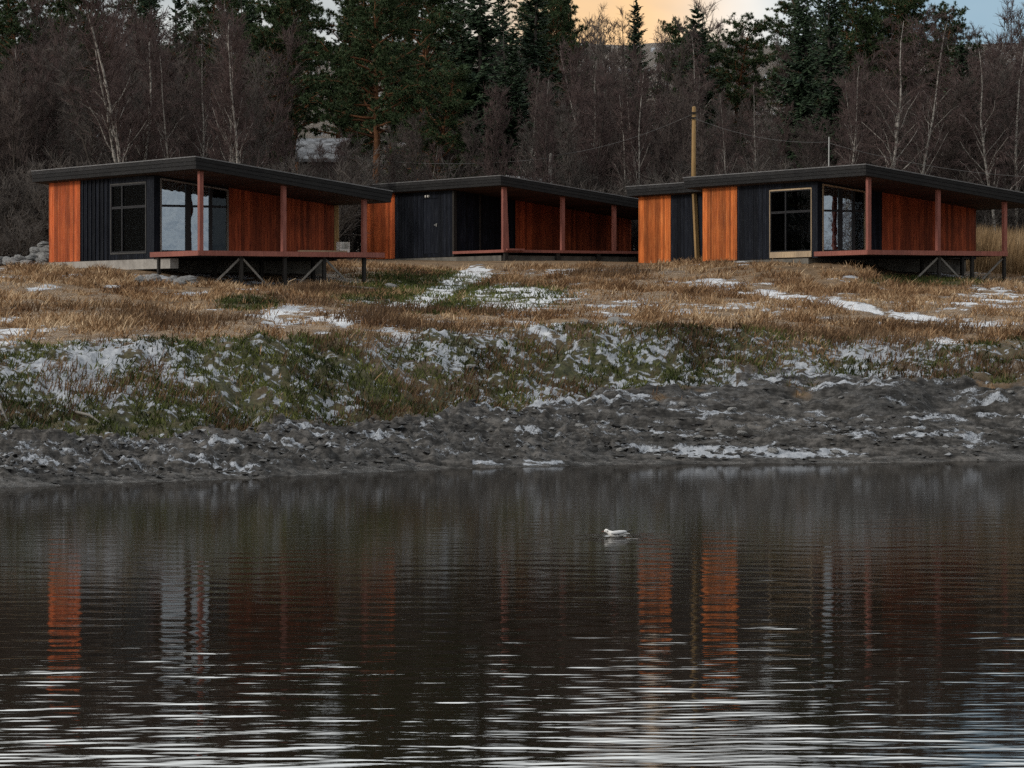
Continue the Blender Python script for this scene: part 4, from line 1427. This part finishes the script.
def pine_meshes(seed, Ht=13., base=.34, wid=.24, r=.19):
    rg = np.random.default_rng(seed)
    tr = MB(); cr = MB()
    tp = bent((0, 0, -.3), (rg.normal(0, .03), rg.normal(0, .03), 1), Ht + .3, 12, rg, .06, .04)
    tr.path(tp, r * (1 - np.linspace(0, 1, 13) * .88), 8)
    P = []; Dr = []; L = []
    nl = 84
    for i in range(nl):
        t = base + (1 - base) * ((i + rg.random()) / nl) ** .9
        p, td = at(tp, min(t, .995))
        f = (t - base) / (1 - base)
        a = i * 2.4 + rg.normal(0, .5)
        R_ = wid * Ht * (.35 + 1.0 * math.sin(min(1, f * 1.25 + .18) * pi * .62)) * (1.06 - f * .72) * rg.uniform(.55, 1.1)
        d = unit(np.array((cos(a), sin(a), rg.uniform(-.15, .28) + .5 * f)))
        bp = bent(p, d, R_, 6, rg, .05, .16)
        tr.path(bp, np.linspace(.055 * (1 - f) + .022, .012, 7), 4)
        nc = 5 + int(R_ * 5)
        for j in range(nc):
            u = .28 + .72 * (j + rg.random()) / nc
            q, dd = at(bp, min(u, .999))
            sd = dd + rg.normal(0, .75, 3); sd[2] *= .35; sd = unit(sd)
            L2 = rg.uniform(.25, .75) * (.6 + .4 * (1 - f))
            e = q + sd * L2
            tr.tubes(q[None], e[None], .011, .008, 3)
            for c in range(2):
                ctr = e + rg.normal(0, .15, 3) * np.array((1, 1, .4)) if c else e
                m = 40
                v = unit(rg.normal(0, 1, (m, 3)) + sd * .7 + np.array((0, 0, .45)))
                P.extend(ctr - v * .03); Dr.extend(v); L.extend(rg.uniform(.11, .27, m))
    P = np.array(P); Dr = np.array(Dr); L = np.array(L)
    spray_quads(P, Dr, L, .008 + L * .045, rg, cr)
    return tr.mesh('trunk', True), cr.mesh('crown')


SPRUCE = [Kind(spruce_meshes(300 + i, 13, .05, (.17, .21, .15)[i]), 13, M['bark'], M['spruce'], 'spruce_tree') for i in range(3)]
PINE = [Kind(pine_meshes(320 + i, 13, (.36, .24, .15)[i]), 13, M['pinebark'], M['pine'], 'pine_tree') for i in range(3)]
BIGPINE = Kind(pine_meshes(330, 13, .40, .25, .24), 13, M['pinebark'], M['pine'], 'pine_tree')

# conifers one can tell apart: (kind, picture column, distance, picture row of the top, label)
G = 'conifers on the wooded hill'
BIGPINE.put_to(374, 150, -36, 'big pine with orange trunk showing behind the left cabin roof end', 'pine', G, rz=1.0)
for k, px, D, yt, wd, t in (
    (PINE[1], 334, 182, -40, 1.1, 'broad pine just left of the orange trunked pine'),
    (PINE[0], 300, 181, 2, 1., 'pine above the snow roofed house with sky showing through'),
    (PINE[2], 440, 149, 74, 1.2, 'low light green young pine behind the middle cabin'),
    (PINE[1], 415, 163, -45, 1.1, 'tall dark pine just right of the orange trunked pine'),
    (SPRUCE[1], 478, 160, -60, 1.15, 'tall dark spruce above the middle cabin roof corner'),
    (SPRUCE[0], 455, 170, -30, 1.2, 'dark spruce far back between the pines over the middle cabin'),
    (SPRUCE[1], 512, 151, 34, 1.2, 'low wide spruce in front of the tall dark ones behind the middle cabin'),
    (SPRUCE[2], 535, 162, -40, 1.3, 'tall spruce left of the yellow gap of sky'),
    (PINE[0], 557, 166, -6, .8, 'pine at the left edge of the yellow gap of sky'),
    (PINE[2], 390, 168, -20, 1.1, 'dense pine far behind the orange trunked pine'),
    (PINE[1], 262, 168, -25, 1., 'pine above the right half of the left cabin roof'),
    (PINE[2], 205, 174, -20, 1., 'dark pine at the top above the left cabin roof corner'),
    (PINE[1], 80, 174, -25, 1., 'dark pine at the top above the left cabin orange panel'),
    (PINE[2], 22, 166, -20, 1.1, 'dark pine in the top left corner'),
    (SPRUCE[0], 150, 180, -30, 1., 'spruce top far back over the left cabin'),
    (SPRUCE[2], 636, 186, 1, 1.0, 'lone small spruce standing alone against the yellow sky'),
    (SPRUCE[0], 697, 166, 5, 1.15, 'pointed spruce rising above the tall wooden pole'),
    (PINE[2], 735, 167, 24, 1.1, 'wide pine right of the pointed spruce above the pole'),
    (PINE[1], 715, 172, 34, 1., 'pine between the pointed spruce and the wide pine'),
    (PINE[2], 682, 176, 26, .8, 'small pine at the left foot of the pointed spruce'),
    (SPRUCE[1], 803, 163, -22, .9, 'very dark spruce left of the pair above the right cabin'),
    (SPRUCE[2], 832, 160, -24, 1.1, 'very dark spruce of the pair above the right cabin window'),
    (PINE[0], 852, 168, 0, .9, 'pine leaning out right of the dark spruce pair'),
    (PINE[2], 885, 168, 2, 1., 'pine behind the big white birch above the right cabin'),
    (PINE[1], 925, 170, 5, 1.1, 'pine right of the big white birch with a ragged top'),
    (PINE[2], 948, 174, 16, 1., 'lower pine beside the ragged topped one at right'),
    (SPRUCE[0], 963, 158, 44, 1.25, 'dark blue green spruce at far right above the deck end'),
):
    k.put_to(px, D, yt if yt > -1 else yt * .65 - 6, t, 'pine' if k in PINE else 'spruce', G, wide=wd * (1.0 if k in PINE else 1.25) * (.92 if yt < -1 else 1))
for i, (px, D, yt) in enumerate(((-30, 188, -40), (10, 200, -45), (48, 192, -30), (95, 205, -42), (120, 194, -24), (178, 190, -40), (232, 198, -45), (246, 186, -30), (290, 200, -40), (350, 196, -60), (430, 194, -60), (500, 192, -55), (548, 198, -40), (566, 190, -2), (796, 196, -20), (822, 190, -50), (866, 198, -4), (905, 194, -2))):
    (SPRUCE[i % 3] if i % 2 else PINE[i % 3]).put_to(px, D, yt * .5, 'dark conifer deep in the wood behind the nearer trees', 'conifer', 'conifers deep in the wood', wide=1.1)

# white stemmed birches one can tell apart
B = 'white stemmed birches in front of the wood'
for k, px, D, yt, wd, t in (
    (FORK[0], 132, 138.5, -30, 1.1, 'three stemmed white birch above the black panel of the left cabin'),
    (FORK[1], 241, 137, -4, .9, 'forked white birch rising right behind the left cabin post'),
    (BIRCH[0], 204, 139, 46, .8, 'slim pale birch left of the forked white one'),
    (BIRCH[1], 176, 138, 55, .8, 'slim pale birch above the glass doors of the left cabin'),
    (BIRCH[0], 884, 135.5, 20, 1.1, 'big white birch with spreading limbs above the right cabin roof corner'),
    (BIRCH[2], 914, 138, 10, .9, 'tall white birch just right of the big spreading one'),
    (BIRCH[1], 708, 150, 36, .7, 'leaning white birch against the dark pines above the pole'),
    (BIRCH[2], 727, 137, 92, .6, 'short thin white birch right of the tall pole'),
    (BIRCH[0], 758, 138, 84, .7, 'thin pale birch above the window of the right cabin'),
    (BIRCH[1], 846, 137, 66, .7, 'thin pale birch left of the big spreading one'),
    (BIRCH[0], 996, 136.5, 50, 1.1, 'spreading pale birch at the right edge behind the deck end'),
    (BIRCH[2], 1018, 138, 40, 1.1, 'pale birch cut by the right edge of the picture'),
    (FORK[1], 634, 139.5, 70, .9, 'three stemmed pale birch left of the tall pole'),
    (BIRCH[2], 521, 147, 70, .7, 'straight pale birch stem above the middle cabin roof'),
    (BIRCH[1], 538, 145, 78, .7, 'slim birch right of the straight pale stem'),
    (BIRCH[0], 586, 147, 60, .8, 'pale birch above the right part of the middle cabin'),
    (FORK[0], 605, 150, 42, .9, 'many stemmed birch below the yellow sky'),
):
    k.put_to(px, D, yt, t, 'birch', B, wide=wd)

YT_PX = [-300, 0, 60, 130, 200, 260, 290, 310, 350, 385, 420, 470, 500, 540, 590, 650, 700, 770, 830, 870, 930, 985, 1024, 1300]
YT_Y = [35, 38, 30, 18, 28, 52, 108, 128, 128, 112, 118, 112, 92, 62, 42, 46, 84, 92, 88, 58, 62, 58, 30, 30]
BG = 'bare trees massed behind the cabins'
BL = 'slender leafless grey brown tree in the mass behind the cabins'
nb = 0
for i in range(172):                                          # front and middle of the mass
    D = 138 + 24 * random.random()
    px = -90 + (i * 0.61803 % 1.0) * 1210
    yt = float(np.interp(px, YT_PX, YT_Y)) + random.uniform(0, 62)
    if 283 < px < 383 and (D > 150 or random.random() < .3): continue
    if yt > 150: yt = 150
    k = random.choice(BARE if random.random() < .92 else PALE)
    k.put_to(px, D, yt, BL, 'tree', BG, wide=random.uniform(.9, 1.25)); nb += 1
for i in range(124):                                          # rear, up the hill
    D = 164 + 62 * random.random()
    px = -60 + (i * 0.7548 % 1.0) * 1140
    if 290 < px < 378: continue
    yt = float(np.interp(px, [0, 60, 250, 300, 560, 590, 640, 740, 790, 980, 1024], [5, -5, 10, 60, 24, 10, 22, 8, 12, 22, 2])) + random.uniform(-4, 42)
    k = random.choice(BARE if random.random() < .92 else PALE)
    k.put_to(px, D, yt, BL, 'tree', BG, wide=random.uniform(.9, 1.3)); nb += 1
for i in range(90):                                           # low bushes at the foot of the wood
    D = 134.5 + 9 * random.random()
    px = -70 + (i * 0.618 % 1.0) * 1170
    if px > 985 and D < 137: continue
    if 330 < px < 420 and D < 142.5: continue
    x = X(px, D)
    if not clear_of_cabins(np.array([x]), np.array([D]))[0]: continue
    random.choice(BUSH).put(px, D, random.uniform(2.2, 4.0), 'low leafless grey bush at the foot of the wood behind the cabins', 'bush', 'bare bushes at the foot of the wood', wide=random.uniform(.9, 1.3))
for px, D, h, t in ((362, 143, 3.3, 'rounded leafless bush showing between the left and middle cabins'), (345, 145, 3.6, 'leafless bush seen through the open end of the left cabin veranda'), (398, 145, 4.6, 'wide rounded leafless bush above the joint of the left and middle roofs'),
                    (12, 121, 1.8, 'low reddish bush behind the rubble at the left edge')):
    BUSH[random.randrange(3)].put(px, D, h, t, 'bush', wide=1.3)


for i in range(26):                                           # the wood goes on beyond both sides of the picture
    px = -95 - 26 * i if i < 16 else 1110 + 30 * (i - 16)
    k = (SPRUCE + PINE)[i % 6]
    k.put_to(px, random.uniform(143, 172), random.uniform(-40, 40), 'conifer at the end of the wood far out to the side', 'conifer', 'conifers beyond the sides of the view', wide=1.1)
for px, D in ((1290, 104), (1345, 99), (1400, 107), (1470, 101), (1540, 96), (1610, 103)):
    PALE[random.randrange(3)].put(px, D, random.uniform(4.5, 6.5), 'pale bare tree on the bank right of the right cabin', 'tree', 'bare trees on the bank beyond the right cabin', wide=1.3)


# ------------------------------------------------------------------ the floating gull
def gull():
    D = 47.4
    e = empty('gull', (X(616.5, D), D, 0.0), pi)              # local +x is forward: it faces left
    tag(e, 'small white gull with dark wing tips floating on the pond', 'bird')
    # one loft from tail to bill root
    ring = [(-.175, .048, .012, .006), (-.15, .048, .022, .010), (-.12, .046, .034, .018), (-.07, .040, .050, .034), (-.01, .034, .058, .044), (.05, .036, .054, .046),
            (.085, .046, .044, .044), (.105, .062, .034, .036), (.122, .078, .029, .031), (.142, .086, .026, .027), (.158, .084, .018, .018), (.167, .081, .009, .009)]
    k = 10; V = []; Q = []
    for x, z, ry, rz in ring:
        for j in range(k):
            a = 2 * pi * j / k
            V.append((x, ry * cos(a), z + rz * sin(a)))
    n = len(ring)
    Q = [(i * k + j, i * k + (j + 1) % k, (i + 1) * k + (j + 1) % k, (i + 1) * k + j) for i in range(n - 1) for j in range(k)]
    V += [(-.182, 0, .048), (.171, 0, .081)]
    T = [((j + 1) % k, j, n * k) for j in range(k)] + [((n - 1) * k + j, (n - 1) * k + (j + 1) % k, n * k + 1) for j in range(k)]
    white = plain_mat('white_feathers', (.78, .77, .74), (.86, .85, .82), 30, .8, 0)
    grey = plain_mat('pale_grey_wing', (.46, .47, .48), (.58, .59, .60), 30, .8, 0)
    dark = plain_mat('black_wing_tip', (.012, .012, .012), (.025, .025, .025), 30, .7, 0)
    MB().add(V, Q, T).build('body', white, e, True)
    for s in (-1, 1):
        MB().path([(.075, s * .050, .056), (.03, s * .060, .058), (-.04, s * .058, .064), (-.10, s * .042, .072), (-.14, s * .026, .078)], [.010, .024, .027, .019, .009], 8).build('wing', grey, e, True)
        MB().path([(-.13, s * .028, .078), (-.17, s * .016, .086), (-.215, s * .004, .096)], [.011, .009, .003], 6).build('wing_tip', dark, e, True)
        MB().path([(.142, s * .022, .092), (.149, s * .0235, .092)], [.004, .004], 6).build('eye', dark, e, True)
        MB().path([(.120, s * .0265, .084), (.127, s * .0275, .084)], [.008, .007], 6).build('ear_spot', dark, e, True)
    MB().path([(.163, 0, .080), (.185, 0, .077), (.200, 0, .072)], [.008, .006, .002], 6).build('bill', plain_mat('dull_red_bill', (.16, .05, .03), (.22, .08, .05), 30, .6, 0), e, True)


gull()

# ------------------------------------------------------------------ light
SUN_EL, SUN_AZ = R(32), R(-112)                               # azimuth from +Y towards +X: low and soft from the left
w = bpy.data.worlds.new('World'); S.world = w; w.use_nodes = True
nt = w.node_tree
bg = nt.nodes['Background']
sky = N(nt, 'ShaderNodeTexSky', sky_type='NISHITA')
sky.sun_disc = False
sky.sun_elevation = SUN_EL
sky.sun_rotation = SUN_AZ
sky.air_density = 1.0; sky.dust_density = 2.0; sky.ozone_density = 1.2
tc = N(nt, 'ShaderNodeTexCoord').outputs['Generated']
cl = noise(nt, 3.2, 6, mapping(nt, tc, (1, 1, 2.6)), .6)
cov = ramp(nt, cl, [(.32, (.35, .35, .35)), (.52, (.93, .93, .93))])
tone = noise(nt, 5.0, 5, mapping(nt, tc, (1, 1, 2.2)), .6)
ccol = ramp(nt, tone, [(.32, (3.6, 4.0, 4.5)), (.68, (10.8, 10.5, 9.9))])
# a break in the cloud low over the hill lets evening colour through
xyz = N(nt, 'ShaderNodeSeparateXYZ'); nt.links.new(tc, xyz.inputs[0])
def smap(v, a, b_, lo=0., hi=1.):
    n = N(nt, 'ShaderNodeMapRange', interpolation_type='SMOOTHSTEP'); nt.links.new(v, n.inputs[0])
    for i, q in enumerate((a, b_, lo, hi)): n.inputs[i + 1].default_value = q
    return n.outputs[0]
wav = mathn(nt, 'MULTIPLY', mathn(nt, 'SUBTRACT', noise(nt, 7, 4, mapping(nt, tc, (1, 1, 3))), .5), .09)
gx = smap(mathn(nt, 'ABSOLUTE', mathn(nt, 'SUBTRACT', mathn(nt, 'ADD', xyz.outputs[0], mathn(nt, 'MULTIPLY', wav, .15)), .024)), .006, .050, 1., 0.)
gz = smap(mathn(nt, 'ABSOLUTE', mathn(nt, 'SUBTRACT', mathn(nt, 'ADD', xyz.outputs[2], mathn(nt, 'MULTIPLY', wav, .3)), .088)), .008, .042, 1., 0.)
gy = smap(xyz.outputs[1], 0., .3)
glow = mathn(nt, 'MULTIPLY', mathn(nt, 'MULTIPLY', gx, gz), gy)
ccol = mixc(nt, glow, ccol, (12.2, 7.5, 3.5))
skyc = mixc(nt, cov, sky.outputs[0], ccol)
# blue evening sky low at the right, and an added bright band above the view for the water glints
g2 = N(nt, 'ShaderNodeVectorMath', operation='DOT_PRODUCT'); nt.links.new(tc, g2.inputs[0]); g2.inputs[1].default_value = tuple(unit(np.array((.15, 1.0, .085))))
b2 = N(nt, 'ShaderNodeMapRange', interpolation_type='SMOOTHSTEP'); nt.links.new(g2.outputs['Value'], b2.inputs[0]); b2.inputs[1].default_value = .9965; b2.inputs[2].default_value = .9992
skyc = mixc(nt, mathn(nt, 'MULTIPLY', b2.outputs[0], .85), skyc, (2.6, 4.3, 5.6))
glint_band = mathn(nt, 'MULTIPLY', mathn(nt, 'MULTIPLY', smap(mathn(nt, 'ADD', xyz.outputs[2], mathn(nt, 'MULTIPLY', wav, .35)), .122, .162), smap(xyz.outputs[2], .30, .42, 1., 0.)), smap(xyz.outputs[1], .6, .85))
skyc = mixc(nt, glint_band, skyc, mixc(nt, tone, (27., 30., 31.5), (35., 34.4, 32.4)))
nt.links.new(skyc, bg.inputs[0])
bg.inputs[1].default_value = .09

sd = bpy.data.lights.new('sun', 'SUN'); sun = bpy.data.objects.new('sun', sd); COL.objects.link(sun)
sd.energy = 1.5; sd.angle = R(12); sd.color = (1, .94, .86)
from mathutils import Vector
dirv = Vector((sin(SUN_AZ) * cos(SUN_EL), cos(SUN_AZ) * cos(SUN_EL), sin(SUN_EL)))
sun.rotation_euler = dirv.to_track_quat('Z', 'Y').to_euler()
sun.location = dirv * 200

S.view_settings.view_transform = 'Standard'
S.view_settings.look = 'None'
S.view_settings.gamma = 1
S.view_settings.use_curve_mapping = False
S.view_settings.exposure = .18
S.render.engine = 'CYCLES'
S.cycles.max_bounces = 6
S.cycles.sample_clamp_indirect = 1.5
S.cycles.caustics_reflective = False
S.cycles.caustics_refractive = False
S.cycles.transparent_max_bounces = 12
S.cycles.use_denoising = False
S.render.film_transparent = False
